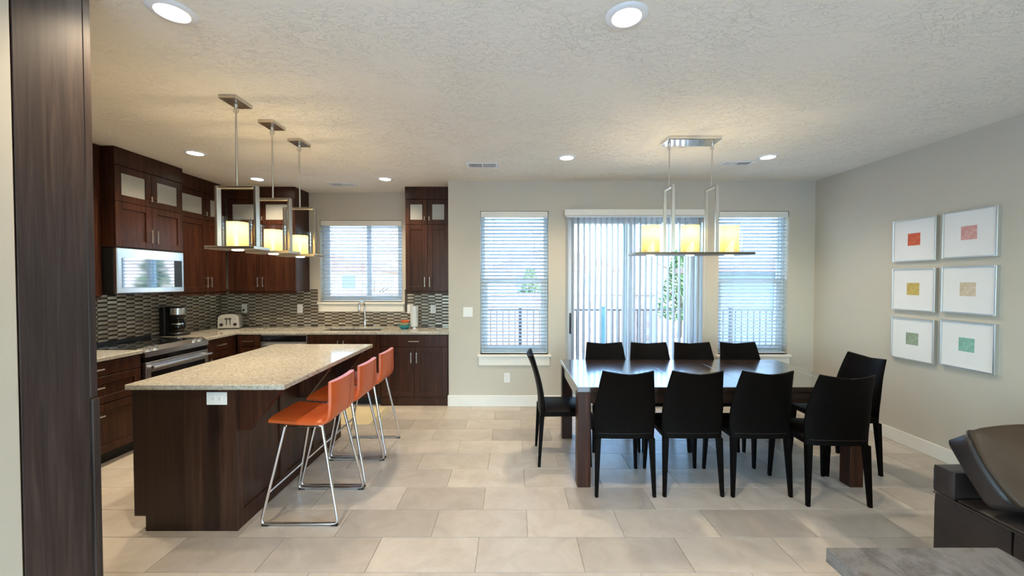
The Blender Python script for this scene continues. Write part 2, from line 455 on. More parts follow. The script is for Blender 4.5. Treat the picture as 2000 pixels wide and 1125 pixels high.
for i, h in enumerate(RW):
    w = struct('window_%d' % (5 + i), MB().box(h[0], h[1], YB - .12, YB - .05, h[2], h[2] + .05).box(h[0], h[1], YB - .12, YB - .05, h[3] - .05, h[3])
           .box(h[0], h[0] + .05, YB - .12, YB - .05, h[2], h[3]).box(h[1] - .05, h[1], YB - .12, YB - .05, h[2], h[3])
           .box((h[0] + h[1]) / 2 - .03, (h[0] + h[1]) / 2 + .03, YB - .12, YB - .05, h[2], h[3]), 'vinyl')
    obj('pane', MB().box(h[0] + .04, h[1] - .04, YB - .09, YB - .084, h[2] + .04, h[3] - .04), 'window_glass', w)
struct('ceiling', MB().box(XLL - .15, XR + .15, YB - .2, YK + .2, ZC, ZC + .18), 'ceiling_plaster')
struct('baseboard_back', MB().box(XRET + .001, XR - .014, YD - .014, YD, 0, .14, .004).box(XRET - .012, XRET + .002, YD - .014, YD + .02, 0, .14, .003), 'trim_paint')
bb = bpy.data.objects['baseboard_back']
struct('baseboard_right', MB().box(XR - .014, XR, YB, YD - .014, 0, .125, .004), 'trim_paint')
struct('baseboard_side', MB().box(XLL, -1.72, 1.166, 1.18, 0, .125, .004), 'trim_paint')

# ------------------------------------------------------------ windows, patio door
def window(n, h, yf, style):
    xa, xb, za, zb = h
    y0, y1 = yf + .095, yf + .16
    fr = MB().box(xa, xa + .035, y0, y1, za, zb, .003).box(xb - .035, xb, y0, y1, za, zb, .003).box(xa + .035, xb - .035, y0, y1, za, za + .035, .003).box(xa + .035, xb - .035, y0, y1, zb - .035, zb, .003)
    w = struct('window_%d' % n, fr, 'vinyl')
    if style == 'hung':
        zm = 1.545
        sash = lambda a, b, yy: MB().box(xa + .036, xa + .085, yy, yy + .03, a, b, .003).box(xb - .085, xb - .036, yy, yy + .03, a, b, .003).box(xa + .085, xb - .085, yy, yy + .03, a, a + .055, .003).box(xa + .085, xb - .085, yy, yy + .03, b - .05, b, .003)
        lo = obj('sash', sash(za + .036, zm + .02, y0 + .002), 'vinyl', w)
        up = obj('sash', MB().box(xa + .036, xa + .05, y0 + .034, y0 + .06, zm - .02, zb - .036).box(xb - .05, xb - .036, y0 + .034, y0 + .06, zm - .02, zb - .036).box(xa + .05, xb - .05, y0 + .034, y0 + .06, zm - .02, zm + .02).box(xa + .05, xb - .05, y0 + .034, y0 + .06, zb - .05, zb - .036), 'vinyl', w)
        obj('pane', MB().box(xa + .08, xb - .08, y0 + .014, y0 + .018, za + .085, zm - .025), 'window_glass', lo)
        obj('pane', MB().box(xa + .048, xb - .048, y0 + .045, y0 + .049, zm + .015, zb - .045), 'window_glass', up)
    else:
        xm = -2.025
        for k, (a, b, yy) in enumerate(((xa + .036, xm + .04, y0 + .002), (xm - .04, xb - .036, y0 + .034))):
            sh = obj('sash', MB().box(a, a + .06, yy, yy + .028, za + .036, zb - .036, .003).box(b - .06, b, yy, yy + .028, za + .036, zb - .036, .003)
                     .box(a + .06, b - .06, yy, yy + .028, za + .036, za + .085, .003).box(a + .06, b - .06, yy, yy + .028, zb - .075, zb - .036, .003), 'vinyl', w)
            obj('pane', MB().box(a + .055, b - .055, yy + .012, yy + .016, za + .08, zb - .07), 'window_glass', sh)
    obj('window_sill', MB().box(xa - .035, xb + .035, yf - .035, y0 + .002, za - .03, za, .005), 'trim_paint', w)
    obj('apron', MB().box(xa - .02, xb + .02, yf - .018, yf - .001, za - .135, za - .03, .004), 'trim_paint', w)
    return w
window(1, W1, YD, 'hung'); window(2, W3, YD, 'hung'); window(3, WK, YK, 'slide')
# sliding patio door
y0 = YD + .06
dr = struct('door_1', MB().box(WD[0], WD[0] + .03, y0, y0 + .1, 0, WD[3]).box(WD[1] - .03, WD[1], y0, y0 + .1, 0, WD[3]).box(WD[0] + .03, WD[1] - .03, y0, y0 + .1, WD[3] - .03, WD[3]).box(WD[0] + .03, WD[1] - .03, y0, y0 + .1, 0, .03), 'vinyl')
for k, (a, b, yy) in enumerate(((WD[0] + .031, 1.50, y0 + .005), (1.395, WD[1] - .031, y0 + .05))):
    d = obj('door_panel', MB().box(a, a + .085, yy, yy + .04, .031, WD[3] - .031, .003).box(b - .085, b, yy, yy + .04, .031, WD[3] - .031, .003).box(a + .085, b - .085, yy, yy + .04, .031, .14, .003).box(a + .085, b - .085, yy, yy + .04, WD[3] - .11, WD[3] - .031, .003), 'vinyl', dr)
    obj('pane', MB().box(a + .08, b - .08, yy + .018, yy + .023, .135, WD[3] - .105), 'window_glass', d)
    if k == 0:
        obj('door_handle', MB().tube(fillet([(a + .04, yy, .93), (a + .04, yy - .05, .94), (a + .04, yy - .05, 1.10), (a + .04, yy, 1.11)], .02), .009).box(a + .022, a + .058, yy - .008, yy, .89, 1.15, .004), 'iron', d, 40)

# horizontal blinds
def blind(h, yf, label, tilt, pitch=.0432, wand_side=1):
    xa, xb, za, zb = h
    xa += .006; xb -= .006
    r = thing('window_blind', label, 'blind', ((xa + xb) / 2, yf + .05, za), 0, None)
    w = xb - xa
    obj('headrail', MB().box(-w / 2, w / 2, -.045, .03, zb - za - .075, zb - za - .004, .004), 'trim_paint', r, label='white blind valance')
    cr = MB()      # gently crowned slat
    prof = []
    for k in range(5):
        s_ = -1 + k / 2; prof.append((s_ * .025, .0022 * (1 - s_ * s_)))
    up = [(-w / 2 + .004, y, z + .0013) for y, z in prof] + [(-w / 2 + .004, y, z - .0013) for y, z in reversed(prof)]
    rows = [up, [(-p[0], p[1], p[2]) for p in up]]
    me = MB().grid(rows, closed_u=True).mesh('slat', 'slat_white')
    z = zb - za - .10; n = 0
    while z > .045:
        o = link('slat', me, r); o.location = (0, -.008, z); o.rotation_euler = (R(tilt), 0, 0)
        z -= pitch; n += 1
    obj('bottom_rail', MB().box(-w / 2 + .004, w / 2 - .004, -.03, .014, .008, .026, .004), 'slat_white', r)
    ft = (-.36, 0, .36) if w > 1 else (-.30, .30)
    for f in ft:
        obj('ladder_cord', MB().box(f * w - .0015, f * w + .0015, -.035, -.033, .02, zb - za - .07).box(f * w - .0015, f * w + .0015, .018, .02, .02, zb - za - .07), 'slat_white', r)
    xw = wand_side * (w / 2 - .06)
    obj('pull_cord', MB().tube([(xw, -.05, zb - za - .07), (xw, -.048, .62), (xw, -.048, .60)], .0018, 6).lathe([(.001, .62), (.006, .60), (.007, .57), (.001, .565)], (xw, -.048, 0), 8), 'slat_white', r, 40)
    return r
blind(W1, YD, 'white horizontal slat blind in the window left of the patio door, above the wall outlet', -22)
blind(W3, YD, 'white horizontal slat blind in the window right of the patio door, by the room corner', -26)
blind(WK, YK, 'white horizontal slat blind in the wide kitchen window over the sink', -13, .0462)
# vertical blind
r = thing('vertical_blind', 'white vertical vane blind hanging in front of the sliding patio door', 'blind', (1.482, YD - .02, 0))
obj('valance', MB().box(-.85, .85, -.085, .018, 2.335, 2.41, .004), 'trim_paint', r, label='cream valance box above the patio door')
obj('head_track', MB().box(-.83, .83, -.06, -.02, 2.315, 2.334), 'vinyl', r)
rows = []
for z in (.035, 2.315):
    ring = [(-.044 + .088 * k / 4, .005 * (1 - (2 * k / 4 - 1) ** 2) + .0009, z) for k in range(5)]
    rows.append(ring + [(p[0], p[1] - .0018, p[2]) for p in reversed(ring)])
vme = MB().grid(rows, closed_u=True).mesh('vane', 'vane_white')
for k in range(25):
    o = link('vane', vme, r); o.location = (-.815 + .068 * k, -.035, 0); o.rotation_euler = (0, 0, R(101 - 19 * k / 24))
obj('pull_chain', MB().tube([(.835, -.07, 2.32), (.835, -.07, 1.0), (.828, -.07, .98)], .002, 6), 'vinyl', r)

# ------------------------------------------------------------ ceiling fixtures
def downlight():
    r = thing('downlight', 'x', 'light', (0, 0, ZC))
    obj('trim_ring', MB().lathe([(.062, -.002), (.066, -.010), (.088, -.008), (.096, 0)], seg=32, caps=False), 'frame_white', r, 40)
    obj('light_disc', MB().lathe([(.0001, -.0045), (.064, -.0045), (.064, -.001)], seg=28), 'led_disc', r)
    lamp('bulb', 'SPOT', (0, 0, -.03), DOWN_W, WARM, r, .06, 135, 1)
    return r
dl = [((-1.53, 1.80), 'large recessed ceiling light at the upper left, nearest the wood panel'),
      ((.525, 1.83), 'large recessed ceiling light near the top centre of the room'),
      ((-3.01, 3.77), 'small recessed ceiling light over the range side of the kitchen'),
      ((-3.04, 4.73), 'small recessed ceiling light seen between the first two island pendant rods'),
      ((-3.12, 2.70), 'small recessed ceiling light added out of view behind the tall pantry'),  # extra lamp, added to brighten the kitchen floor
      ((-1.516, 4.73), 'small recessed ceiling light in front of the kitchen window'),
      ((.54, 3.91), 'small recessed ceiling light above the left dining window, left of the dining lamp'),
      ((2.51, 3.89), 'small recessed ceiling light right of the dining lamp'),
      ((-.6, -1.7), 'recessed ceiling fill light added behind the camera, left'), ((1.2, -.9), 'recessed ceiling fill light added behind the camera, middle'), ((2.9, .6), 'recessed ceiling fill light added above the sofa')]  # these three are invented, to light the room from behind the camera
d0 = downlight()
for i, (p, lb) in enumerate(dl):
    o = d0 if i == 0 else dup(d0)
    o.location = (p[0], p[1], ZC); tag(o, lb, 'light', 'recessed ceiling lights')
    if i >= 8:       # invented fill lamps of the living side, cooler and stronger
        for ch in o.children:
            if ch.type == 'LIGHT': ch.data = ch.data.copy(); ch.data.color = (1, .96, .92); ch.data.energy = DOWN_W * 1.3
def vent(x0, x1, y0_, y1_, label, flip=0):
    cx, cy = (x0 + x1) / 2, (y0_ + y1_) / 2; w, d = (x1 - x0) / 2, (y1_ - y0_) / 2
    r = thing('ceiling_vent', label, 'vent', (cx, cy, ZC), 0, 'white ceiling air vents')
    obj('frame', MB().box(-w, w, -d, -d + .025, -.008, 0, .002).box(-w, w, d - .025, d, -.008, 0, .002).box(-w, -w + .025, -d + .025, d - .025, -.008, 0, .002).box(w - .025, w, -d + .025, d - .025, -.008, 0, .002).box(-.008, .008, -d + .025, d - .025, -.007, 0), 'frame_white', r)
    obj('duct', MB().box(-w + .024, w - .024, -d + .024, d - .024, -.0012, -.0002), 'grey_slot', r)
    n = 20; span = 2 * w - .056
    sm = {sg: MB().box(-.0012, .0012, -d + .026, d - .026, -.005, .005, 0, Matrix.Rotation(R(35 * sg), 4, 'Y')).mesh('vent_slat', 'frame_white') for sg in (-1, 1)}
    for k in range(n):
        x = -span / 2 + span * (k + .5) / n
        if abs(x) < .011: continue
        o = link('slat', sm[1 if x > 0 else -1], r); o.location = (x, 0, -.0062)
vent(-.475, -.145, 4.08, 4.26, 'white slotted ceiling vent above the light switch, left of the dining windows')
vent(-2.30, -1.98, 4.92, 5.08, 'white ceiling vent in front of the kitchen window')
vent(2.15, 2.48, 4.02, 4.17, 'white ceiling vent right of the dining lamp, beside a recessed light')

# ------------------------------------------------------------ pendants over the island
def shade_parts(r, x, y, z, ri, ro, hi, ho, power, bn='candle_shade'):
    sh = obj(bn, MB().lathe([(.0001, z + .004), (ri, z + .004), (ri, z + hi), (ri - .005, z + hi), (ri - .005, z + .008), (.0001, z + .008)], (x, y, 0), 24, caps=False), 'cream_shade', r, 40)
    obj('glass_cylinder', MB().lathe([(ro, z + .001), (ro, z + ho), (ro - .004, z + ho), (ro - .004, z + .001), (ro, z + .001)], (x, y, 0), 28, caps=False), 'clear_glass', r, 40)
    lamp('bulb', 'POINT', (x, y, z + hi * .72), power, AMBER, r, .022)
def pendant(x, y, label):
    r = thing('pendant_light', label, 'pendant lamp', (x, y, ZC), 0, 'candle style pendants over the island')
    zt = 1.765 - ZC
    obj('canopy', MB().box(-.058, .058, -.085, .085, -.022, 0, .003), 'satin_nickel', r)
    obj('rod', MB().cone((0, 0, -.03), (0, 0, 2.19 - ZC), .0062, seg=10).lathe([(.001, -.022), (.011, -.024), (.012, -.04), (.006, -.055)], seg=12).tube([(0.016 * math.cos(a), 0, -.068 + .018 * math.sin(a)) for a in [2 * PI * k / 12 for k in range(12)]], .003, 6, True), 'satin_nickel', r, 40)
    a, zb, ztp = .140, zt + .02, 2.195 - ZC
    obj('frame', MB().box(-a, -a + .018, -.02, .02, zb, ztp, .002).box(a - .018, a, -.02, .02, zb, ztp, .002).box(-a + .018, a - .018, -.02, .02, ztp - .018, ztp, .002), 'satin_nickel', r)
    obj('tray', MB().box(-.165, .165, -.085, .085, zt, zt + .02, .002), 'satin_nickel', r)
    obj('tray_light', MB().lathe([(.0001, zt - .006), (.030, zt - .006), (.036, zt)], seg=20), 'tray_led', r, 40)
    lamp('bulb_down', 'SPOT', (0, 0, zt - .02), 5, WARM, r, .03, 110, .7)
    shade_parts(r, 0, 0, zt + .02, .062, .083, .165, .20, PEND_W)
pendant(-1.86, 2.68, 'nickel frame candle pendant nearest the camera, leftmost of three over the island')
pendant(-1.86, 3.08, 'nickel frame candle pendant in the middle of three over the island')
pendant(-1.86, 3.47, 'nickel frame candle pendant farthest over the island, next to the kitchen window')
# ------------------------------------------------------------ linear dining lamp
r = thing('dining_chandelier', 'long bronze nickel tray chandelier with three candle shades over dining table', 'chandelier', (1.54, 3.42, ZC))
zt = 1.775 - ZC
obj('canopy', MB().box(-.225, .225, -.09, .09, -.03, 0, .004), 'chrome', r)
for x in (-.185, .185):
    obj('rod', MB().cone((x, 0, -.03), (x, 0, 2.36 - ZC), .006, seg=10).lathe([(.001, -.03), (.012, -.032), (.012, -.045), (.006, -.06)], (x, 0, 0), 12).tube([(x + .014 * math.cos(a), 0, -.075 + .016 * math.sin(a)) for a in [2 * PI * k / 12 for k in range(12)]], .003, 6, True), 'satin_nickel', r, 40)
    zb, ztp = zt + .02, 2.365 - ZC
    obj('frame', MB().box(x - .014, x + .014, -.10, -.082, zb, ztp, .002).box(x - .014, x + .014, .082, .10, zb, ztp, .002).box(x - .014, x + .014, -.082, .082, ztp - .018, ztp, .002), 'satin_nickel', r)
obj('tray', MB().box(-.50, .50, -.115, .115, zt, zt + .02, .002), 'bronze', r)
for x in (-.34, 0, .34):
    shade_parts(r, x, 0, zt + .02, .076, .10, .235, .26, PEND_W)
    obj('tray_light', MB().lathe([(.0001, zt - .006), (.030, zt - .006), (.036, zt)], (x, 0, 0), 20), 'tray_led', r, 40)
lamp('bulb_down', 'SPOT', (0, 0, zt - .02), 8, WARM, r, .05, 120, .7)

# ------------------------------------------------------------ cabinets (local: x to the right, y inwards, front at y = 0)
def pull(parent, x, z, length, vert=True, y=-.022, mat='satin_nickel', label=None):
    h = length / 2; m = MB()
    if vert: m.cone((x, y - .03, z - h), (x, y - .03, z + h), .0055, seg=8)
    else: m.cone((x - h, y - .03, z), (x + h, y - .03, z), .0055, seg=8)
    for s_ in (-1, 1):
        q = s_ * h * .72
        p = (x, y, z + q) if vert else (x + q, y, z)
        m.cone(p, (p[0], y - .03, p[2]), .0045, seg=8)
    return obj('handle', m, mat, parent, 40)
def front(parent, name, x0, x1, z0, z1, style='shaker', fw=.062, wd='espresso'):
    g = .0015; x0 += g; x1 -= g; z0 += g; z1 -= g; T = -.022
    if style == 'slab': return obj(name, MB().box(x0, x1, T, -.001, z0, z1, .002), wd, parent)
    d = obj(name, MB().box(x0, x0 + fw, T, -.001, z0, z1, .002).box(x1 - fw, x1, T, -.001, z0, z1, .002).box(x0 + fw, x1 - fw, T, -.001, z0, z0 + fw, .002).box(x0 + fw, x1 - fw, T, -.001, z1 - fw, z1, .002), wd, parent)
    if style == 'glass': obj('glass_pane', MB().box(x0 + fw - .003, x1 - fw + .003, -.013, -.008, z0 + fw - .003, z1 - fw + .003), 'frosted_pane', d, label='frosted glass pane')
    else: obj('panel', MB().box(x0 + fw - .003, x1 - fw + .003, -.012, -.004, z0 + fw - .003, z1 - fw + .003), wd, d)
    return d
ZU, ZM, ZCR = 1.41, 2.28, 2.61
def upper(label, loc, rz, w, depth, doors, z0=ZU, ends=None, group='dark wood wall cabinets'):
    r = thing('wall_cabinet', label, 'cabinet', loc, rz, group)
    obj('body', MB().box(0, w, 0, depth, z0, ZC - .003, .001), 'espresso', r)
    obj('crown', MB().box(-.001, w + .001, -.024, .02, ZCR, ZC - .003, .002), 'espresso', r)
    if z0 == ZU: obj('light_rail', MB().box(0, w, -.012, .008, z0 - .03, z0 - .0005, .002), 'espresso', r)
    for i, (a, b) in enumerate(doors):
        hs = 1 if i % 2 == 0 else -1
        d = front(r, 'door', a, b, z0 + .004, ZM)
        pull(d, (b - .032) if hs > 0 else (a + .032), z0 + .125, .13)
        d = front(r, 'door', a, b, ZM, ZCR - .004, 'glass')
        pull(d, (b - .03) if hs > 0 else (a + .03), ZM + .075, .05)
    return r
# left run faces +X -> rz 90: local x = room Y
upper('dark wood wall cabinet left of the microwave, mostly hidden by the tall pantry', (-3.72, 2.86, 0), R(90), .70, .325, [(0, .35), (.35, .70)])
upper('deeper dark wood wall cabinet directly above the microwave', (-3.60, 3.566, 0), R(90), .735, .445, [(.002, .367), (.367, .733)], 1.862)
upper('dark wood wall cabinet between the microwave and the kitchen corner', (-3.72, 4.305, 0), R(90), .82, .325, [(.0, .485), (.485, .80)])
upper('dark wood wall cabinet on the back wall, left of the kitchen window', (-3.69, 5.15, 0), 0, .88, .325, [(.0, .43), (.43, .88)])
upper('narrow dark wood wall cabinet right of the kitchen window', (-1.385, 5.15, 0), 0, .60, .325, [(.0, .285), (.285, .57)])
bpy.data.objects['wall_cabinet.004']
def base(label, loc, rz, w, depth, fronts, toe=.105, group='dark wood base cabinets', flush=False):
    r = thing('base_cabinet', label, 'cabinet', loc, rz, group)
    obj('body', MB().box(0, w, 0, depth, toe, .885, .001), 'espresso', r)
    if flush: obj('plinth', MB().box(0, w, -.004, .05, 0, toe - .0005, .002), 'espresso', r)
    else: obj('toe_kick', MB().box(0, w, .065, depth, 0, toe - .0005), 'toe_black', r)
    for kind, a, b, z0, z1, hd in fronts:
        st = 'slab' if kind == 'drawer_slab' else 'shaker'
        d = front(r, 'drawer' if kind.startswith('drawer') else 'door', a, b, z0, z1, st)
        if hd == 'h': pull(d, (a + b) / 2, (z0 + z1) / 2 if z1 - z0 < .17 else z1 - .09, .13, False)
        elif hd == 'l': pull(d, a + .034, z1 - .125, .13)
        elif hd == 'r': pull(d, b - .034, z1 - .125, .13)
    return r
base('dark wood three drawer base cabinet left of the range', (-3.42, 2.76, 0), R(90), .84, .62, [('drawer_slab', 0, .835, .765, .88, 'h'), ('drawer', 0, .835, .53, .76, 'h'), ('drawer', 0, .835, .115, .525, 'h')])
base('dark wood base cabinet between the range and the kitchen corner', (-3.42, 4.375, 0), R(90), .50, .62, [('drawer_slab', 0, .40, .735, .88, 'h'), ('door', 0, .40, .115, .73, 'l')])
base('narrow dark wood base cabinet left of the dishwasher', (-3.40, 4.87, 0), 0, .285, .60, [('drawer_slab', .03, .285, .735, .88, 'h'), ('door', .03, .285, .115, .73, 'r')])
base('dark wood sink base cabinet with two tall doors', (-2.525, 4.87, 0), 0, .89, .60, [('door', .0, .42, .115, .88, 'r'), ('door', .42, .84, .115, .88, 'l')])
for ch in list(bpy.data.objects['base_cabinet.003'].children):
    if ch.name.startswith('body'):   # room for the sink bowl
        ch.data = MB().box(0, .89, 0, .10, .105, .885, .001).box(0, .05, .10, .60, .105, .885).box(.86, .89, .10, .60, .105, .885).box(.05, .86, .10, .60, .105, .55).mesh('body', 'espresso')
base('wide dark wood base cabinet with one drawer and two doors, right of the sink', (-1.63, 4.87, 0), 0, .845, .60, [('drawer_slab', .01, .835, .735, .88, 'h'), ('door', .01, .422, .115, .73, 'r'), ('door', .422, .835, .115, .73, 'l')], flush=True)
# worktops
G = MB().box(XL + .009, -3.385, 2.84, 3.605, .887, .92, .004)
w = obj('worktop', G, 'granite'); tag(w, 'short speckled granite worktop left of the range', 'worktop')
G = MB().box(XL + .009, -3.385, 4.37, YK - .009, .887, .92, .004).box(-3.385, -2.45, 4.845, YK - .009, .887, .92, .004).box(-1.68, XRET - .004, 4.845, YK - .009, .887, .92, .004).box(-2.45, -1.68, 4.845, 4.99, .887, .92, .004).box(-2.45, -1.68, 5.34, YK - .009, .887, .92, .004)
w = obj('worktop', G, 'granite'); tag(w, 'L-shaped speckled granite worktop under the kitchen window', 'worktop')
r = thing('kitchen_sink', 'dark undermount sink bowl below the kitchen window', 'sink', (-2.065, 5.165, .886))
s0 = MB().box(-.385, .385, -.175, -.160, -.20, 0).box(-.385, .385, .160, .175, -.20, 0).box(-.385, -.37, -.16, .16, -.20, 0).box(.37, .385, -.16, .16, -.20, 0).box(-.37, .37, -.16, .16, -.20, -.185)
obj('bowl', s0, 'sink_dark', r); obj('drain', MB().lathe([(.0001, -.178), (.03, -.178), (.045, -.1815), (.045, -.184)], seg=20), 'chrome', r, 40)
r = thing('faucet', 'chrome pull-down faucet standing behind the sink', 'faucet', (-2.02, 5.405, .92))
obj('base', MB().lathe([(.030, 0), (.030, .006), (.022, .012), (.021, .13), (.016, .14)], seg=20), 'chrome', r, 40)
obj('spout', MB().tube(fillet([(0, 0, .13), (0, 0, .345), (-.01, -.17, .345), (-.012, -.175, .25)], .075, 8), .0125, 10), 'chrome', r, 50)
obj('spray_head', MB().lathe([(.012, .30), (.016, .27), (.018, .175), (.015, .17)], (-.012, -.172, 0), 14), 'chrome', r, 40)
obj('lever', MB().cone((.018, 0, .085), (.05, 0, .085), .015, seg=12).tube([(.05, 0, .088), (.075, -.005, .13), (.08, -.008, .155)], .006, 8), 'chrome', r, 40)
# dishwasher
r = thing('dishwasher', 'stainless dishwasher between the base cabinets, behind the island', 'dishwasher', (-3.11, 4.87, 0))
obj('body', MB().box(.002, .58, .01, .58, .10, .884), 'toe_black', r)
d = obj('door', MB().box(.004, .578, -.022, .009, .11, .882, .004), 'stainless', r)
obj('control_strip', MB().box(.01, .572, -.024, -.0225, .80, .876), 'black_glass', d)
obj('handle', MB().cone((.06, -.055, .765), (.52, -.055, .765), .011, seg=12).cone((.09, -.055, .765), (.09, -.02, .765), .008, seg=8).cone((.49, -.055, .765), (.49, -.02, .765), .008, seg=8), 'stainless', d, 40)
# ------------------------------------------------------------ backsplash of small ridged tiles
gz0, gz1 = .921, 1.432
wk = bpy.data.objects['wall_kitchen']; wl = bpy.data.objects['wall_left']
obj('backsplash_joint_shade', MB().box(XL, W_ := -2.70, YK - .002, YK, gz0, gz1).box(W_, -1.49, YK - .002, YK, gz0, 1.118).box(-1.49, XRET, YK - .002, YK, gz0, gz1), 'mosaic_joint_shade', wk)
obj('backsplash_joint_shade', MB().box(XL, XL + .002, 2.86, YK - .002, gz0, gz1), 'mosaic_joint_shade', wl)
tw, th = .096, .0445
bar = .0275                       # light bars; dark strips between stand for shade on the tile relief
a = tw / 2 - .0008
rme = MB().box(-a, a, -.009, 0, -bar / 2, bar / 2, .0025).mesh('mosaic_tile', 'mosaic_tile')
def ctile(parent, u, z, hgt, left):
    me = rme if abs(hgt - bar) < 1e-4 else MB().box(-a, a, -.009, 0, -hgt / 2, hgt / 2, .0025).mesh('mosaic_tile', 'mosaic_tile')
    o = link('backsplash_tile', me, parent)
    if left: o.location = (XL + .002, u, z); o.rotation_euler = (0, 0, R(90))
    else: o.location = (u, YK - .002, z)
def field(parent, u0, n, left, skip=lambda u, z: gz1):
    for i in range(n):
        u = u0 + tw * (i + .5); z = gz0 - (th / 2 if i % 2 else 0)
        while z < gz1 - .006:
            za, zb = max(z, gz0), min(z + bar, skip(u, z))
            if zb - za > .008: ctile(parent, u, (za + zb) / 2, zb - za, left)
            z += th
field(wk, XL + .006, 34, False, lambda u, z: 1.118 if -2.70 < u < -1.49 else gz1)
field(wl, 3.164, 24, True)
# ------------------------------------------------------------ outlets and switches
def plate(label, cat, loc, rz, w, h, kind):
    r = thing('outlet_plate' if cat == 'outlet' else 'switch_plate', label, cat, loc, rz)
    obj('plate', MB().box(-w / 2, w / 2, -.006, 0, -h / 2, h / 2, .002), 'white_plastic', r)
    if kind == 'duplex':
        for s_ in (-1, 1):
            q = obj('socket', MB().box(-.017, .017, -.008, -.006, s_ * .02 - .014, s_ * .02 + .014, .001), 'white_plastic', r)
            obj('slots', MB().box(-.008, -.005, -.0085, -.008, s_ * .02 - .004, s_ * .02 + .006).box(.005, .008, -.0085, -.008, s_ * .02 - .004, s_ * .02 + .006).box(-.002, .002, -.0085, -.008, s_ * .02 - .010, s_ * .02 - .006), 'grey_slot', q)
    elif kind == 'side':
        for s_ in (-1, 1):
            q = obj('socket', MB().box(s_ * .02 - .014, s_ * .02 + .014, -.008, -.006, -.017, .017, .001), 'white_plastic', r)
            obj('slots', MB().box(s_ * .02 - .004, s_ * .02 + .006, -.0085, -.008, -.008, -.005).box(s_ * .02 - .004, s_ * .02 + .006, -.0085, -.008, .005, .008).box(s_ * .02 - .010, s_ * .02 - .006, -.0085, -.008, -.002, .002), 'grey_slot', q)
    else:
        n = kind
        for k in range(n):
            x = (k - (n - 1) / 2) * .046
            obj('rocker', MB().box(x - .016, x + .016, -.0085, -.006, -.033, .033, .0015), 'white_plastic', r)
    return r
yt = YK - .0115
plate('white outlet on the backsplash behind the toaster with a black plug', 'outlet', (-3.715, yt, 1.165), 0, .075, .12, 'duplex')
plate('white outlet on the backsplash below the back wall cabinet, left of the window', 'outlet', (-2.943, yt, 1.165), 0, .075, .12, 'duplex')
plate('white switch on the backsplash just left of the paper towel roll', 'switch', (-1.415, yt, 1.158), 0, .078, .12, 1)
plate('white outlet on the backsplash right of the paper towel roll', 'outlet', (-1.094, yt, 1.158), 0, .075, .12, 'duplex')
plate('white double light switch on the dining wall left of the window', 'switch', (-.542, YD, 1.167), 0, .116, .12, 2)
plate('white outlet low on the dining wall below the left window', 'outlet', (-.063, YD, .357), 0, .075, .12, 'duplex')

# ------------------------------------------------------------ microwave and range
r = thing('microwave', 'stainless over-the-range microwave under the deep wall cabinet', 'microwave', (-3.60, 3.575, 0), R(90))
obj('body', MB().box(0, .728, .012, .44, 1.432, 1.858, .003), 'black_plastic', r)
d = obj('door', MB().box(.0, .728, -.022, .011, 1.436, 1.857, .006), 'stainless', r)
obj('window', MB().box(.045, .60, -.0245, -.0225, 1.485, 1.765, .001), 'mirror_glass', d)
obj('control_panel', MB().box(.605, .70, -.0245, -.0225, 1.485, 1.765, .001), 'black_plastic', d)
obj('vent_grille', MB().box(.02, .71, .02, .40, 1.424, 1.4315), 'black_plastic', r)
r = thing('range', 'stainless slide-in range with black glass cooktop and front knobs', 'range', (-3.40, 3.612, 0), R(90))
obj('body', MB().box(.002, .75, .02, .63, .08, .90, .002), 'black_plastic', r)
obj('cooktop', MB().box(0, .752, .05, .60, .901, .925, .004), 'black_glass', r)
obj('rear_trim', MB().box(0, .752, .601, .638, .901, .952, .004), 'black_plastic', r)
for x, y, q in ((.20, .20, .10), (.56, .20, .08), (.20, .44, .08), (.56, .44, .10)):
    obj('burner_ring', MB().lathe([(q, .9252), (q, .9258), (q - .004, .9258), (q - .004, .9252)], (x, y, 0), 32, caps=False), 'burner_ring', r)
obj('control_front', MB().prism([(-.03, .845), (.019, .845), (.05, .90), (.05, .928), (.035, .93), (-.03, .895)], 'x', 0, .752), 'stainless', r)
for x in (.07, .145, .60, .675):
    k = obj('knob', MB().lathe([(.019, 0), (.019, .02), (.016, .026), (.0001, .026)], seg=16, Mx=Matrix.Translation((x, .005, .913)) @ Matrix.Rotation(R(28), 4, 'X')), 'stainless', r, 40)
obj('control_band', MB().box(.004, .748, -.018, .019, .80, .844, .002), 'black_glass', r)
d = obj('oven_door', MB().box(.004, .748, -.03, .019, .24, .797, .004), 'stainless', r)
obj('oven_window', MB().box(.055, .697, -.033, -.0305, .30, .70, .001), 'black_glass', d)
obj('handle', MB().cone((.02, -.075, .752), (.732, -.075, .752), .014, seg=14).cone((.05, -.075, .752), (.05, -.028, .752), .010, seg=10).cone((.70, -.075, .752), (.70, -.028, .752), .010, seg=10), 'stainless', d, 40)
obj('warming_drawer', MB().box(.004, .748, -.028, .019, .085, .235, .004), 'stainless', r)

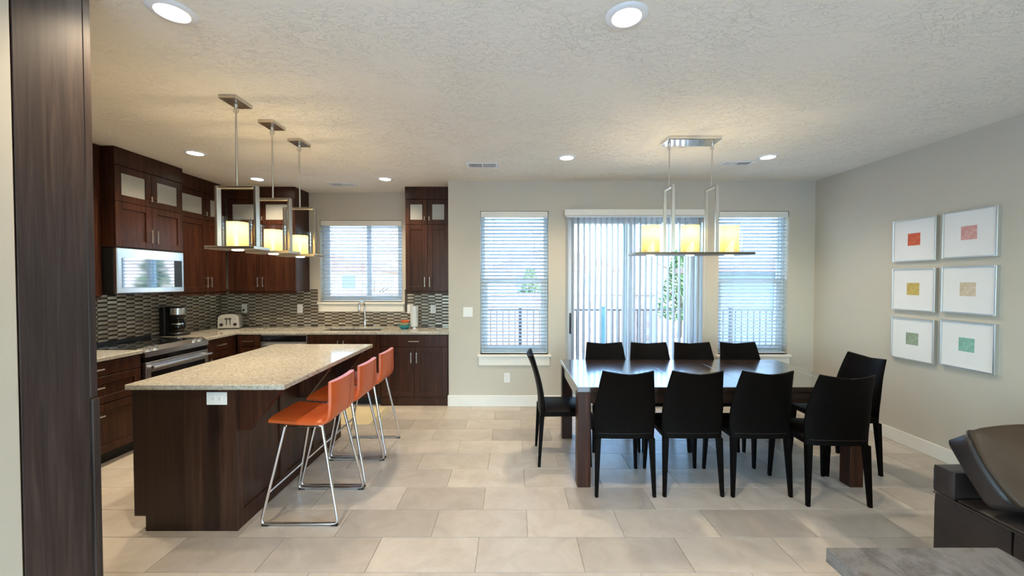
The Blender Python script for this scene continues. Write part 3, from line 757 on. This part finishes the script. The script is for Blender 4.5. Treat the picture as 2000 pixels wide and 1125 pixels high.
# ------------------------------------------------------------ things on the worktop
r = thing('coffee_maker', 'black drip coffee maker with steel band and glass carafe, right of the range', 'coffee maker', (-3.93, 4.575, .92), R(90 - 12))
obj('body', MB().box(-.09, .09, .02, .11, 0, .33, .01), 'black_plastic', r)
obj('base', MB().box(-.088, .088, -.13, .02, 0, .03, .006), 'black_plastic', r)
obj('hot_plate', MB().lathe([(.076, .0305), (.076, .036), (.07, .038), (.0001, .038)], (0, -.06, 0), 24), 'stainless', r, 40)
obj('brew_head', MB().lathe([(.066, .225), (.072, .24), (.072, .32), (.06, .33), (.0001, .33)], (0, -.055, 0), 24), 'black_plastic', r, 40)
obj('steel_band', MB().lathe([(.0735, .243), (.0735, .318)], (0, -.055, 0), 28, caps=False), 'stainless', r, 40)
cf = obj('carafe', MB().lathe([(.050, .039), (.066, .055), (.070, .10), (.058, .15), (.048, .17), (.052, .19)], (0, -.06, 0), 24, caps=False), 'carafe_glass', r, 50)
obj('lid', MB().lathe([(.053, .19), (.055, .20), (.05, .212), (.0001, .214)], (0, -.06, 0), 20), 'black_plastic', cf, 40)
obj('carafe_band', MB().lathe([(.0655, .128), (.0625, .145)], (0, -.06, 0), 24, caps=False), 'stainless', cf, 40)
obj('carafe_handle', MB().tube(fillet([(0, -.112, .185), (0, -.16, .18), (0, -.165, .10), (0, -.128, .075)], .03), .010, 8), 'black_plastic', cf, 50)
r = thing('toaster', 'polished steel four-slot toaster in the worktop corner', 'toaster', (-3.745, 5.25, .92), R(20))
prof = []
for k in range(9):
    q = PI * k / 8; prof.append((.095 * math.cos(q) ** 1 if False else math.copysign(abs(math.cos(q)) ** .55, math.cos(q)) * .115, .125 + .068 * math.sin(q) ** .75 if k not in (0, 8) else .125))
poly = [(.118, .012)] + prof + [(-.118, .012)]
obj('body', MB().prism([(p[0], p[1]) for p in poly], 'y', -.12, .07), 'brushed_steel', r, 35)
obj('feet', MB().box(-.11, .11, -.11, .06, 0, .0115), 'black_plastic', r)
obj('front_panel', MB().prism([(p[0] * .90, .016 + (p[1] - .012) * .95) for p in poly], 'y', -.124, -.1205), 'brushed_steel', r, 35)
for x in (-.075, .075):
    obj('dial', MB().cone((x, -.1245, .06), (x, -.142, .06), .021, .018, 16), 'black_plastic', r, 40)
    obj('button', MB().cone((x, -.1245, .125), (x, -.128, .125), .011, seg=14), 'satin_nickel', r, 40)
for x in (-.02, .02):
    obj('lever_slot', MB().box(x - .004, x + .004, -.1255, -.124, .05, .15), 'black_plastic', r)
    obj('lever', MB().box(x - .018, x + .018, -.15, -.126, .128, .14, .003), 'black_plastic', r)
for x in (-.055, .055):
    for y in (-.065, .015): obj('slot', MB().box(x - .045, x + .045, y - .014, y + .014, .1925, .1945), 'black_plastic', r)
cd = obj('power_cord', MB().box(-3.728, -3.702, 5.438, YK - .02, 1.135, 1.158, .004).tube(fillet([(-3.715, 5.44, 1.146), (-3.715, 5.425, 1.10), (-3.60, 5.42, 1.0), (-3.56, 5.42, .932), (-3.50, 5.41, .925), (-3.60, 5.39, .925), (-3.66, 5.38, .926)], .05), .004, 6), 'black_plastic', None, 50)
tag(cd, 'black toaster power cord plugged into the wall outlet', 'cord')
r = thing('paper_towel_roll', 'upright white paper towel roll on the worktop beside the switch', 'paper towel', (-1.315, 5.30, .92))
obj('holder', MB().lathe([(.065, 0), (.065, .008), (.012, .014), (.008, .02), (.008, .315), (.013, .322), (.0001, .33)], seg=20), 'satin_nickel', r, 40)
obj('roll', MB().lathe([(.018, .016), (.052, .016), (.0525, .02), (.0525, .292), (.052, .296), (.018, .296)], seg=28, caps=False), 'white_plastic', r, 40)
plain('teal_ceramic', (.03, .22, .25), .25); plain('green_ceramic', (.45, .42, .22), .3); plain('orange_ceramic', (.70, .13, .04), .3); plain('yellow_ceramic', (.70, .38, .07), .3)
for k, (mt, rad, z, lb, dx) in enumerate((('teal_ceramic', .085, 0, 'teal bowl at the bottom of the colourful bowl stack', 0), ('green_ceramic', .07, .03, 'olive green bowl in the middle of the colourful bowl stack', -.006), ('orange_ceramic', .055, .055, 'small orange red bowl on top of the colourful bowl stack', .008))):
    r = obj('bowl', MB().lathe([(.0001, .002), (rad * .5, 0), (rad * .55, .004), (rad * .9, .035), (rad, .055), (rad * .96, .055), (rad * .85, .036), (rad * .5, .009), (.0001, .008)], seg=24), mt, None, 50)
    r.location = (-1.41 + dx, 5.16, .92 + z); tag(r, lb, 'bowl', 'stack of colourful bowls')

# ------------------------------------------------------------ island
IX0, IX1, IY0, IY1 = -2.345, -1.705, 2.42, 3.90
r = thing('kitchen_island', 'dark wood kitchen island cabinet with overhang brackets', 'island', ((IX0 + IX1) / 2, IY0, 0))
O = r.location
obj('end_panel', MB().prism([(IX0, .095), (IX0 + .07, .095), (IX0 + .07, 0), (IX1, 0), (IX1, .886), (IX0, .886)], 'y', IY0, IY0 + .022), 'island_wood', r, off=O)
obj('body', MB().box(IX0 + .022, IX1 - .022, IY0 + .0225, IY1 - .0225, .10, .886), 'espresso', r, off=O)
obj('toe_kick', MB().box(IX0 + .085, IX1 - .022, IY0 + .0225, IY1 - .0225, 0, .0995), 'toe_black', r, off=O)
obj('end_panel', MB().prism([(IX0, .095), (IX0 + .07, .095), (IX0 + .07, 0), (IX1, 0), (IX1, .886), (IX0, .886)], 'y', IY1 - .022, IY1), 'island_wood', r, off=O)
n = 3; ln = (IY1 - IY0 - .045) / n
bk = MB(); x = IX1 - .0215
bk.box(x, IX1, IY0 + .0225, IY1 - .0225, 0, .11, .002).box(x, IX1, IY0 + .0225, IY1 - .0225, .80, .886, .002)
for k in range(n + 1):
    c = IY0 + .0225 + ln * k; bk.box(x, IX1, max(c - .04, IY0 + .0225), min(c + .04, IY1 - .0225), .11, .80, .002)
obj('back_frame', bk, 'espresso', r, off=O)
for k in range(n): obj('back_panel', MB().box(x - .0005, IX1 - .010, IY0 + .0225 + ln * k + .038, IY0 + .0225 + ln * (k + 1) - .038, .108, .802), 'espresso', r, off=O)
for yb in (IY0 + .03, 3.14, IY1 - .07):
    obj('bracket', MB().prism([(IX1 + .0005, .886), (-1.462, .886), (-1.462, .845), (-1.64, .62), (IX1 + .0005, .62)], 'y', yb, yb + .04), 'espresso', r, off=O)
for k in range(3):
    y_ = IY0 + .03 + .475 * k
    d = obj('door', MB().box(IX0, IX0 + .0215, y_, y_ + .47, .11, .70, .002), 'espresso', r, off=O)
    obj('handle', MB().cone((IX0 - .03, y_ + .41, .50), (IX0 - .03, y_ + .41, .63), .0055, seg=8).cone((IX0 - .03, y_ + .41, .52), (IX0, y_ + .41, .52), .0045, seg=8).cone((IX0 - .03, y_ + .41, .61), (IX0, y_ + .41, .61), .0045, seg=8), 'satin_nickel', d, 40, off=O)
    d = obj('drawer', MB().box(IX0, IX0 + .0215, y_, y_ + .47, .705, .88, .002), 'espresso', r, off=O)
w = obj('island_worktop', MB().box(-2.372, -1.393, 2.398, 3.935, .887, .92, .004), 'granite'); tag(w, 'long speckled granite island top with stools along one side', 'worktop')
plate('white horizontal outlet on the island end panel', 'outlet', (-1.82, IY0, .83), 0, .125, .078, 'side')

# ------------------------------------------------------------ bar stools (local: front at -x)
def stool():
    r = thing('bar_stool', 'x', 'stool', (0, 0, 0), 0, 'orange leather bar stools')
    # seat + back shell: swept profile (x, z) with thickness
    cl = fillet([(-.205, 0, .662), (.06, 0, .642), (.172, 0, .648), (.196, 0, .76), (.20, 0, .905)], .11, 7)
    n = len(cl)
    def off(i, d):
        a_ = cl[max(i - 1, 0)]; b2 = cl[min(i + 1, n - 1)]; tg = (b2 - a_).normalized(); nv = Vector((-tg.z, 0, tg.x)); return cl[i] + nv * d
    ys = [-1, -.96, -.8, -.45, 0, .45, .8, .96, 1]
    def layer(d, sgn):
        rows = []
        for i in range(n):
            row = []
            up = min(1, max(0, (cl[i].z - .70) / .15))
            for y in ys:
                e = abs(y)
                dd = d * (1 - .55 * max(0, (e - .9) / .1))
                p = off(i, dd)
                w_ = .192 - .010 * up
                row.append((p.x - .022 * up * (1 - .3 * up) * e * e + .0, y * w_, p.z - (.004 * e * e if up < .5 else 0)))
            rows.append(row)
        return rows
    up_, lo_ = layer(.018, 1), layer(-.018, -1)
    rows = [a_ + b2[::-1] for a_, b2 in zip(up_, lo_)]
    obj('seat_shell', MB().grid(rows, closed_u=True), 'orange_leather', r, 60)
    sm = MB()
    for y in (.075,):
        pts = [(off(i, -.0188).x - .003 * min(1, max(0, (cl[i].z - .70) / .15)) * (y / .19) ** 2, y, off(i, -.0188).z) for i in range(int(n * .45), n)]
        sm.tube(pts, .0013, 5)
    obj('seam', sm, 'orange_seam', r)
    for s_ in (-1, 1):
        yb, yt_ = s_ * .218, s_ * .165
        pts = fillet([(-.10, yt_, .622), (-.115, yt_, .618), (-.243, yb, .013), (.247, yb, .013), (.125, yt_, .618), (.11, yt_, .622)], .035, 5)
        obj('sled_leg', MB().tube(pts, .0095, 8), 'chrome', r, 60)
        for x in (-.215, .225):
            obj('foot_pad', MB().box(x - .022, x + .022, yb - .009, yb + .009, 0, .012, .002), 'black_plastic', r)
    obj('footrest', MB().cone((-.202, -.203, .205), (-.202, .203, .205), .008, seg=8), 'chrome', r, 60)
    obj('seat_frame', MB().box(-.12, .13, -.172, -.150, .612, .628, .003).box(-.12, .13, .150, .172, .612, .628, .003).box(-.11, -.08, -.15, .15, .614, .626, .002).box(.09, .12, -.15, .15, .614, .626, .002), 'chrome', r)
    return r
s0 = stool()
for i, (y, lb) in enumerate(((2.692, 'orange leather bar stool with chrome sled legs nearest the camera'), (3.165, 'orange leather bar stool in the middle of the row at the island'), (3.648, 'orange leather bar stool farthest from the camera, nearest the rug'))):
    o = s0 if i == 0 else dup(s0)
    o.location = (-1.352, y, 0); tag(o, lb)

# ------------------------------------------------------------ dining table
TX0, TX1, TY0, TY1 = .49, 2.645, 2.93, 3.95
r = thing('dining_table', 'long dark wood dining table with square block legs', 'table', ((TX0 + TX1) / 2, (TY0 + TY1) / 2, 0))
O = r.location
cuts = [TX0, TX0 + .13, 1.315, 1.82, TX1 - .13, TX1]
for a_, b2 in zip(cuts, cuts[1:]):
    obj('top_board', MB().box(a_ + .0006, b2 - .0006, TY0, TY1, .722, .76, .0015), 'table_wood', r, off=O)
obj('apron', MB().box(TX0 + .10, TX1 - .10, TY0 + .015, TY0 + .04, .635, .7215).box(TX0 + .10, TX1 - .10, TY1 - .04, TY1 - .015, .635, .7215).box(TX0 + .015, TX0 + .04, TY0 + .10, TY1 - .10, .635, .7215).box(TX1 - .04, TX1 - .015, TY0 + .10, TY1 - .10, .635, .7215), 'table_wood', r, off=O)
for x in (TX0 + .002, TX1 - .102):
    for y in (TY0 + .005, TY1 - .105):
        obj('leg', MB().box(x, x + .10, y, y + .10, 0, .7215, .003), 'espresso', r, off=O)
# ------------------------------------------------------------ dining chairs (local: faces +y, rear feet at y = 0)
def chair():
    r = thing('dining_chair', 'x', 'chair', (0, 0, 0), 0, 'dark leather dining chairs')
    # backrest shell
    zs = [.418, .44, .50, .56, .62, .68, .74, .80, .86, .905, .926]
    def yc(z):
        q = (z - .42) / .51; return .034 + .012 * math.sin(q * PI * .9) - .115 * max(0, q) ** 1.5
    def hw(z):
        q = (z - .42) / .51; return .213 + .006 * math.sin(min(1, q / .7) * PI) - .034 * max(0, (q - .35) / .65) ** 1.6
    us = [-1, -.93, -.7, -.4, 0, .4, .7, .93, 1]
    rows = []
    for z in zs:
        q = (z - .42) / .51; tk = .017 - .006 * q
        fr_, bk_ = [], []
        for u in us:
            dip = -.022 * (1 - u * u) * max(0, (q - .75) / .25)
            cv = .034 * u * u * (.35 + .65 * q)
            e = tk * (1 if abs(u) < .95 else .35)
            fr_.append((u * hw(z), yc(z) + cv + e, z + dip)); bk_.append((u * hw(z), yc(z) + cv - e, z + dip))
        rows.append(fr_ + bk_[::-1])
    obj('backrest', MB().grid(rows, closed_u=True), 'chair_leather', r, 50)
    # seat: crowned pad
    srows = []
    for v_, z_ in ((0, 0), (.06, .004), (.5, .006), (.94, .003), (1, -.006)):
        y_ = .052 + .40 * v_; w_ = .212 - .006 * v_
        ring = [(-w_, y_, .422), (-w_, y_, .452 + z_), (-w_ + .012, y_, .462 + z_), (0, y_, .466 + z_), (w_ - .012, y_, .462 + z_), (w_, y_, .452 + z_), (w_, y_, .422), (0, y_, .418)]
        srows.append(ring)
    obj('seat', MB().grid(srows, closed_u=True), 'chair_leather', r, 40)
    for s_ in (-1, 1):
        for yt_, yb, t0 in ((.036, .002, .019), (.425, .432, .018)):
            vs = []
            for z, x, y, h in ((0, s_ * .208, yb + .010, .0105), (.42, s_ * .194, yt_, t0)):
                vs += [(x - h, y - h, z), (x + h, y - h, z), (x + h, y + h, z), (x - h, y + h, z)]
            obj('leg', MB().add(vs, [(0, 1, 2, 3), (4, 5, 6, 7), (0, 1, 5, 4), (1, 2, 6, 5), (2, 3, 7, 6), (3, 0, 4, 7)]), 'chair_leather', r)
    obj('back_seam', MB().tube([(u * (hw(.455) - .002), yc(.455) - .0175 + .034 * u * u * .4, .455) for u in [-.9 + .225 * k for k in range(9)]], .0012, 5), 'piping_dark', r)
    return r
c0 = chair()
cs = [(.816, 2.795, 0, 'dark leather chair on the near side of the table, nearest its left leg'), (1.307, 2.80, 0, 'dark leather chair on the near side, second from the left'),
      (1.797, 2.795, 0, 'dark leather chair on the near side, third from the left'), (2.25, 2.672, -2.0, 'dark leather chair on the near side nearest the sofa, slightly pulled out'),
      (.945, 3.985, 180, 'dark leather chair on the window side, leftmost in front of the patio door'), (1.397, 3.985, 180, 'dark leather chair on the window side, second from the left'),
      (1.842, 3.985, 180, 'dark leather chair on the window side, third from the left'), (2.312, 3.99, 180, 'dark leather chair on the window side below the right window blind'),
      (.215, 3.475, -90, 'dark leather chair at the left end of the table, seen side-on'), (2.95, 3.318, 90, 'dark leather chair at the right end of the table, facing left')]
for i, (x, y, rz, lb) in enumerate(cs):
    o = c0 if i == 0 else dup(c0)
    o.location = (x, y, 0); o.rotation_euler = (0, 0, R(rz)); tag(o, lb)

# ------------------------------------------------------------ framed pictures on the right wall
arts = [((3.625, 1.928), (.62, .10, .045), (.72, .22, .07), 'orange red', 'upper left'), ((3.19, 1.937), (.66, .33, .30), (.74, .46, .42), 'pale pink', 'upper right'),
        ((3.625, 1.472), (.56, .40, .10), (.66, .52, .22), 'mustard yellow', 'middle left'), ((3.19, 1.480), (.62, .50, .36), (.70, .60, .48), 'pale sand', 'middle right'),
        ((3.625, 1.012), (.30, .36, .25), (.42, .48, .40), 'grey green', 'lower left'), ((3.19, 1.028), (.24, .46, .36), (.40, .60, .50), 'mint green', 'lower right')]
for i, ((y, z), c1, c2, nm, ps) in enumerate(arts):
    r = thing('framed_picture', 'white framed picture with a small %s square, %s of six' % (nm, ps), 'picture', (XR, y, z), R(-90), 'six framed colour squares')
    h = .195
    obj('frame', MB().box(-h, -h + .012, -.032, 0, -h, h, .001).box(h - .012, h, -.032, 0, -h, h, .001).box(-h + .012, h - .012, -.032, 0, -h, -h + .012, .001).box(-h + .012, h - .012, -.032, 0, h - .012, h, .001), 'frame_silver', r)
    mb_ = obj('mat_board', MB().box(-h + .011, h - .011, -.022, -.002, -h + .011, h - .011), 'mat_board', r)
    art('art_%d' % i, c1, c2, i)
    obj('print', MB().box(-.056, .056, -.0228, -.0221, -.050, .062), 'art_%d' % i, r, label='%s textured square' % nm)

# ------------------------------------------------------------ tall pantry at the left edge (doors face the kitchen, +y)
PX = -1.722
r = thing('pantry_cabinet', 'tall dark wood pantry cabinet at the left edge, seen from its side', 'cabinet', (PX, 1.374, 0))
obj('side_panel', MB().box(-.022, 0, .001, .226, 0, ZC - .002, .001), 'espresso_panel', r)
obj('body', MB().box(-.95, -.0225, .001, .222, .10, ZC - .002), 'espresso_panel', r)
obj('plinth', MB().box(-.95, -.0225, .001, .17, 0, .0995), 'toe_black', r)
zs_ = 1.075
for k, (z0_, z1_) in enumerate(((.105, zs_ - .003), (zs_ + .003, ZC - .01))):
    for a_, b2 in ((-.95, -.477), (-.473, .008 if k == 0 else .0)):
        d = obj('door', MB().box(a_, b2, .2275, .257, z0_, z1_, .002), 'espresso_panel', r)
        xh = -.53 if a_ < -.6 else -.42; zh = zs_ - .15 if k == 0 else zs_ + .15
        obj('handle', MB().cone((xh, .287, zh - .07), (xh, .287, zh + .07), .0055, seg=8).cone((xh, .257, zh - .05), (xh, .287, zh - .05), .0045, seg=8).cone((xh, .257, zh + .05), (xh, .287, zh + .05), .0045, seg=8), 'satin_nickel', d, 40)

# ------------------------------------------------------------ sofa, cushion, coffee table
def rbox(mb, x0, x1, y0_, y1_, z0, z1, b, puff=0, seg=5):
    """soft box: subdivided faces pushed out a little towards their middles, rounded edges"""
    bm = bmesh.new(); bmesh.ops.create_cube(bm, size=1)
    bmesh.ops.subdivide_edges(bm, edges=bm.edges[:], cuts=seg, use_grid_fill=True)
    cx, cy, cz = (x0 + x1) / 2, (y0_ + y1_) / 2, (z0 + z1) / 2; hx, hy, hz = (x1 - x0) / 2, (y1_ - y0_) / 2, (z1 - z0) / 2
    vs = []
    for v_ in bm.verts:
        p = Vector((v_.co.x * 2 * hx, v_.co.y * 2 * hy, v_.co.z * 2 * hz)); hv = Vector((hx, hy, hz))
        q = Vector([max(-(hv[i] - b), min(hv[i] - b, p[i])) for i in range(3)]); d = p - q
        if d.length > 1e-9: p = q + d.normalized() * b if sum(abs(d[i]) > 1e-9 for i in range(3)) > 1 else p
        u = v_.co * 2
        for i in range(3):
            o1, o2 = [k for k in range(3) if k != i]
            p[i] += puff * u[i] * (1 - u[o1] ** 2) * (1 - u[o2] ** 2)
        vs.append((p.x + cx, p.y + cy, p.z + cz))
    bm.verts.index_update(); fs = [tuple(v_.index for v_ in f.verts) for f in bm.faces]; bm.free()
    return mb.add(vs, fs)
r = thing('sofa', 'dark brown leather sofa at the lower right against the right wall', 'sofa', (2.29, 2.12, 0))
O = r.location
for k, (a_, b2) in enumerate(((1.785, 2.12), (.95, 1.782), (.1, .947))):
    obj('front_panel', rbox(MB(), 2.29, 2.42, a_, b2, .05, .412, .012, .004), 'sofa_leather', r, 60, off=O)
obj('base', MB().box(2.42, 3.45, .1, 2.118, .05, .33), 'sofa_leather', r, off=O)
obj('arm', rbox(MB(), 2.285, 3.45, 2.012, 2.125, .414, .567, .016, .004), 'sofa_leather', r, 60, off=O)
obj('seat_cushion', rbox(MB(), 2.288, 3.20, .96, 2.008, .334 + .08, .436, .012, .006), 'sofa_leather', r, 60, off=O)
obj('seat_cushion', rbox(MB(), 2.288, 3.20, .10, .955, .334 + .08, .436, .012, .006), 'sofa_leather', r, 60, off=O)
obj('back', rbox(MB(), 3.205, 3.45, .1, 2.008, .334, .80, .04, .01), 'sofa_leather', r, 60, off=O)
obj('piping', MB().tube([(2.2885, 2.118, .413), (2.2885, 1.0, .413), (2.2885, .11, .413)], .004, 6), 'piping_dark', r, off=O)
obj('feet', MB().box(2.34, 2.40, 2.03, 2.09, 0, .05).box(2.34, 2.40, .15, .21, 0, .05).box(3.36, 3.42, 2.03, 2.09, 0, .05).box(3.36, 3.42, .15, .21, 0, .05), 'black_plastic', r, off=O)
# cushion: box cushion leaning back against the arm
an = math.atan2(.264, .192)       # its rear face climbs towards the arm
cw, ch, ct = .64, .335, .145
r = thing('back_cushion', 'loose brown leather box cushion leaning on the sofa arm', 'cushion', (2.285, 1.885, .443))
Mx = Matrix.Rotation(an - PI / 2, 4, 'X')     # local z up the cushion, local -y its front
def tm(mb): mb.v = [tuple(Mx @ Vector(p)) for p in mb.v]; return mb
obj('band', tm(rbox(MB(), 0, cw, -ct, -.002, .0, ch, .035, .016, 9)), 'sofa_leather', r, 60)
obj('front_face', tm(rbox(MB(), -.003, cw + .003, -ct - .035, -ct + .004, -.003, ch + .003, .014, .030, 9)), 'sofa_back_leather', r, 60, label='warmer brown front face')
obj('piping', tm(MB().tube(fillet([(-.004, -ct, .02), (-.004, -ct, ch + .004), (cw + .004, -ct, ch + .004), (cw + .004, -ct, .02)], .02), .0045, 6)), 'piping_dark', r, 50)
r = thing('coffee_table', 'low coffee table with thick weathered grey top at the bottom right', 'table', (1.705, 1.66, 0))
obj('top', MB().box(-.366, .366, -1.15, 0, .357, .42, .003), 'weathered_top', r)
for x in (-.30, .22):
    for y in (-1.09, -.14): obj('leg', MB().box(x, x + .08, y, y + .08, 0, .3565, .003), 'weathered_top', r)
obj('shelf', MB().box(-.29, .29, -1.08, -.07, .10, .125, .002), 'weathered_top', r)

# ------------------------------------------------------------ rug at the sink
r = thing('kitchen_rug', 'straw coloured woven rug with fringe on the floor before the sink', 'rug', (-2.2, 4.5, 0))
obj('mat', MB().box(-.75, .66, -.29, .30, .0005, .009, .003), 'rug_weave', r)
for s_, xe in ((1, .66), (-1, -.75)):
    fr = MB()
    for k in range(46):
        y = -.285 + .58 * k / 45 + random.uniform(-.004, .004); l = random.uniform(.06, .10)
        fr.tube([(xe - s_ * .004, y, .006), (xe + s_ * l * .5, y + random.uniform(-.01, .01), .006), (xe + s_ * l, y + random.uniform(-.02, .02), .004)], .0024, 5)
    o = obj('fringe', fr, 'rug_weave', r); o['kind'] = 'stuff'

# ------------------------------------------------------------ outdoors
struct('ground', MB().box(-40, 40, 5.66, 8.6, -.2, -.03), 'concrete')
o = bpy.data.objects['ground']; o.name = 'patio'
struct('ground', MB().box(-150, 150, 8.6, 170, -.9, -.6), 'dirt')
struct('ground_side', MB().box(-150, 150, -60, -3.8, -.4, -.1).box(-150, XLL - .2, -3.8, 8.6, -.4, -.1).box(XR + .2, 150, -3.8, 5.66, -.4, -.1), 'paving_grey')
# terrace railing
r = thing('railing', 'dark metal railing along the terrace outside the patio door', 'railing', (.9, 7.2, -.03))
obj('top_rail', MB().box(-5.2, 4.4, -.02, .02, 1.03, 1.06), 'iron', r); obj('bottom_rail', MB().box(-5.2, 4.4, -.015, .015, .10, .13), 'iron', r)
bal = MB().box(-.007, .007, -.007, .007, .13, 1.03).mesh('baluster', 'iron')
for k in range(86):
    o = link('baluster', bal, r); o.location = (-5.1 + .112 * k, 0, 0)
pm = MB().box(-.028, .028, -.028, .028, 0, 1.08, .004).mesh('post', 'iron')
for x in (-5.2, -2.9, -.75, 3.1, 4.4):
    o = link('post', pm, r); o.location = (x, 0, 0)
r = thing('bollard_post', 'teal post standing by the railing beyond the patio door', 'post', (1.60, 6.9, -.03))
obj('post', MB().box(-.06, .06, -.05, .05, 0, 1.11, .006), 'post_teal', r); obj('cap', MB().box(-.066, .066, -.056, .056, 1.11, 1.13, .004), 'post_teal', r)
# block wall further out, built of courses
bw = obj('garden_wall', MB().box(-14, 4.4, 12.02, 12.18, -.6, 1.10), 'grout'); tag(bw, 'reddish block garden wall beyond the railing', 'wall')
o = obj('blocks', MB(), 'block_stone', bw) if False else None
bl = MB()
for c in range(8):
    for k in range(45):
        x = -14 + .4 * k + (.2 if c % 2 else 0)
        bl.box(x + .006, x + .394, 12.0, 12.03, -.5 + .2 * c + .006, -.5 + .2 * c + .194)
o = obj('blocks', bl, 'block_stone', bw); o['kind'] = 'stuff'
obj('coping', MB().box(-14, 4.4, 11.97, 12.22, 1.10, 1.17, .01), 'block_stone', bw)
def house(label, x0, x1, y0_, y1_, z1, zr, wm, e=.5, nm='house', cat='house'):
    r = thing(nm, label, cat, ((x0 + x1) / 2, y0_, -.6)); w_ = (x1 - x0) / 2; d_ = y1_ - y0_
    obj('walls', MB().box(-w_, w_, 0, d_, 0, z1 + .6), wm, r)
    obj('roof', MB().prism([(-w_ - e, z1 + .6), (w_ + e, z1 + .6), (w_ + e, z1 + .75), (w_ * .2, zr + .6), (-w_ * .2, zr + .6), (-w_ - e, z1 + .75)], 'y', -e, d_ + e), 'roof_tile', r)
    for x in (-.5, .1, .6):
        f = obj('window', MB().box(x * w_ - .6, x * w_ + .6, -.05, -.001, 1.4, 2.6), 'vinyl', r); obj('pane', MB().box(x * w_ - .52, x * w_ + .52, -.06, -.051, 1.48, 2.52), 'dim_glass', f)
    return r
house('grey blue shed close outside the right dining window', 5.0, 13, 9.6, 11.4, 1.75, 2.3, 'shaded_siding', .2, 'garden_shed', 'shed')
house('pale stucco house far outside the patio door', -2, 9, 34, 42, 2.3, 4.2, 'stucco')
house('pale stucco house far outside the kitchen window', -22, -10, 30, 38, 2.2, 4.0, 'stucco')
# hill on the horizon
rows = []
for j in range(9):
    row = []
    for i in range(41):
        x = -150 + 7.5 * i; q = j / 8
        h = (13 + 7 * math.sin(i * .23 + 1.2) + 3 * math.sin(i * .71)) * math.sin(q * PI * .55) + random.uniform(-.6, .6) * (j > 0)
        row.append((x, 110 + 45 * q, -.7 + h))
    rows.append(row)
rows.append([(p[0], 165, -.8) for p in rows[-1]])
h = obj('hill', MB().grid(rows), 'hill_rock', None, 60); tag(h, None, None, None, 'structure')
def tree(label, x, y, z0, h, rad, leaves=900, bare=False):
    r = thing('tree', label, 'tree', (x, y, z0)); rnd = random.Random(int(x * 100))
    tk = MB().tube([(0, 0, 0), (.03, 0, h * .35), (-.02, .02, h * .7), (0, 0, h * .9)], [h * .03, h * .024, h * .014, h * .006], 8)
    for k in range(12):
        a_ = rnd.uniform(0, 6.28); zz = h * rnd.uniform(.3, .75); l = rad * rnd.uniform(.6, 1)
        tk.tube([(0, 0, zz), (l * .5 * math.cos(a_), l * .5 * math.sin(a_), zz + l * .35), (l * math.cos(a_), l * math.sin(a_), zz + l * .6)], [h * .012, h * .008, h * .003], 5)
    obj('trunk', tk, 'bark', r, 60)
    if not bare:
        lf = MB()
        for k in range(leaves):
            q = rnd.random(); rr = rad * (1 - q * .8) * math.sqrt(rnd.random()); a_ = rnd.uniform(0, 6.28)
            c = Vector((rr * math.cos(a_), rr * math.sin(a_), h * (.2 + .8 * q))); s_ = rnd.uniform(.06, .13)
            u = Vector((rnd.uniform(-1, 1), rnd.uniform(-1, 1), rnd.uniform(-1, 1))).normalized(); w_ = u.orthogonal().normalized()
            lf.add([c - u * s_, c + w_ * s_ * .45, c + u * s_, c - w_ * s_ * .45], [(0, 1, 2, 3)])
        o = obj('foliage', lf, 'leaf', r); o['kind'] = 'stuff'
tree('green conical tree beyond the garden wall, right half of the patio door', 6.3, 14.8, -.6, 3.3, .95, 1400)
tree('green bushy tree beyond the garden wall outside the left dining window', .65, 14.5, -.6, 2.6, .8)
tree('thin bare tree outside the kitchen window', -4.6, 13.2, -.6, 2.4, .9, 0, True)
r = thing('potted_plant', 'leafy plant in a clay pot on the terrace by the door', 'plant', (1.95, 6.4, -.03))
obj('pot', MB().lathe([(.11, 0), (.16, .28), (.17, .30), (.15, .30), (.14, .26), (.0001, .26)], seg=18), 'pot_clay', r, 40)
lf = MB(); rnd = random.Random(4)
for k in range(60):
    a_ = rnd.uniform(0, 6.28); l = rnd.uniform(.15, .32); c = Vector((.05 * math.cos(a_), .05 * math.sin(a_), .27)); e = c + Vector((l * .7 * math.cos(a_), l * .7 * math.sin(a_), l * rnd.uniform(.5, 1.3)))
    w_ = Vector((-math.sin(a_), math.cos(a_), 0)) * .03; md = (c + e) / 2 + Vector((0, 0, .05)); lf.add([c, md + w_, e, md - w_], [(0, 1, 2, 3)])
o = obj('leaves', lf, 'leaf', r); o['kind'] = 'stuff'
r = thing('pergola', 'pale pergola beam on two posts outside the kitchen window', 'pergola', (-2.9, 8.2, -.03))
obj('beam', MB().box(-2.0, 2.1, -.05, .05, 2.13, 2.25, .004), 'stucco', r)
for x in (-1.95, 2.05): obj('post', MB().box(x - .05, x + .05, -.05, .05, 0, 2.13, .004), 'stucco', r)
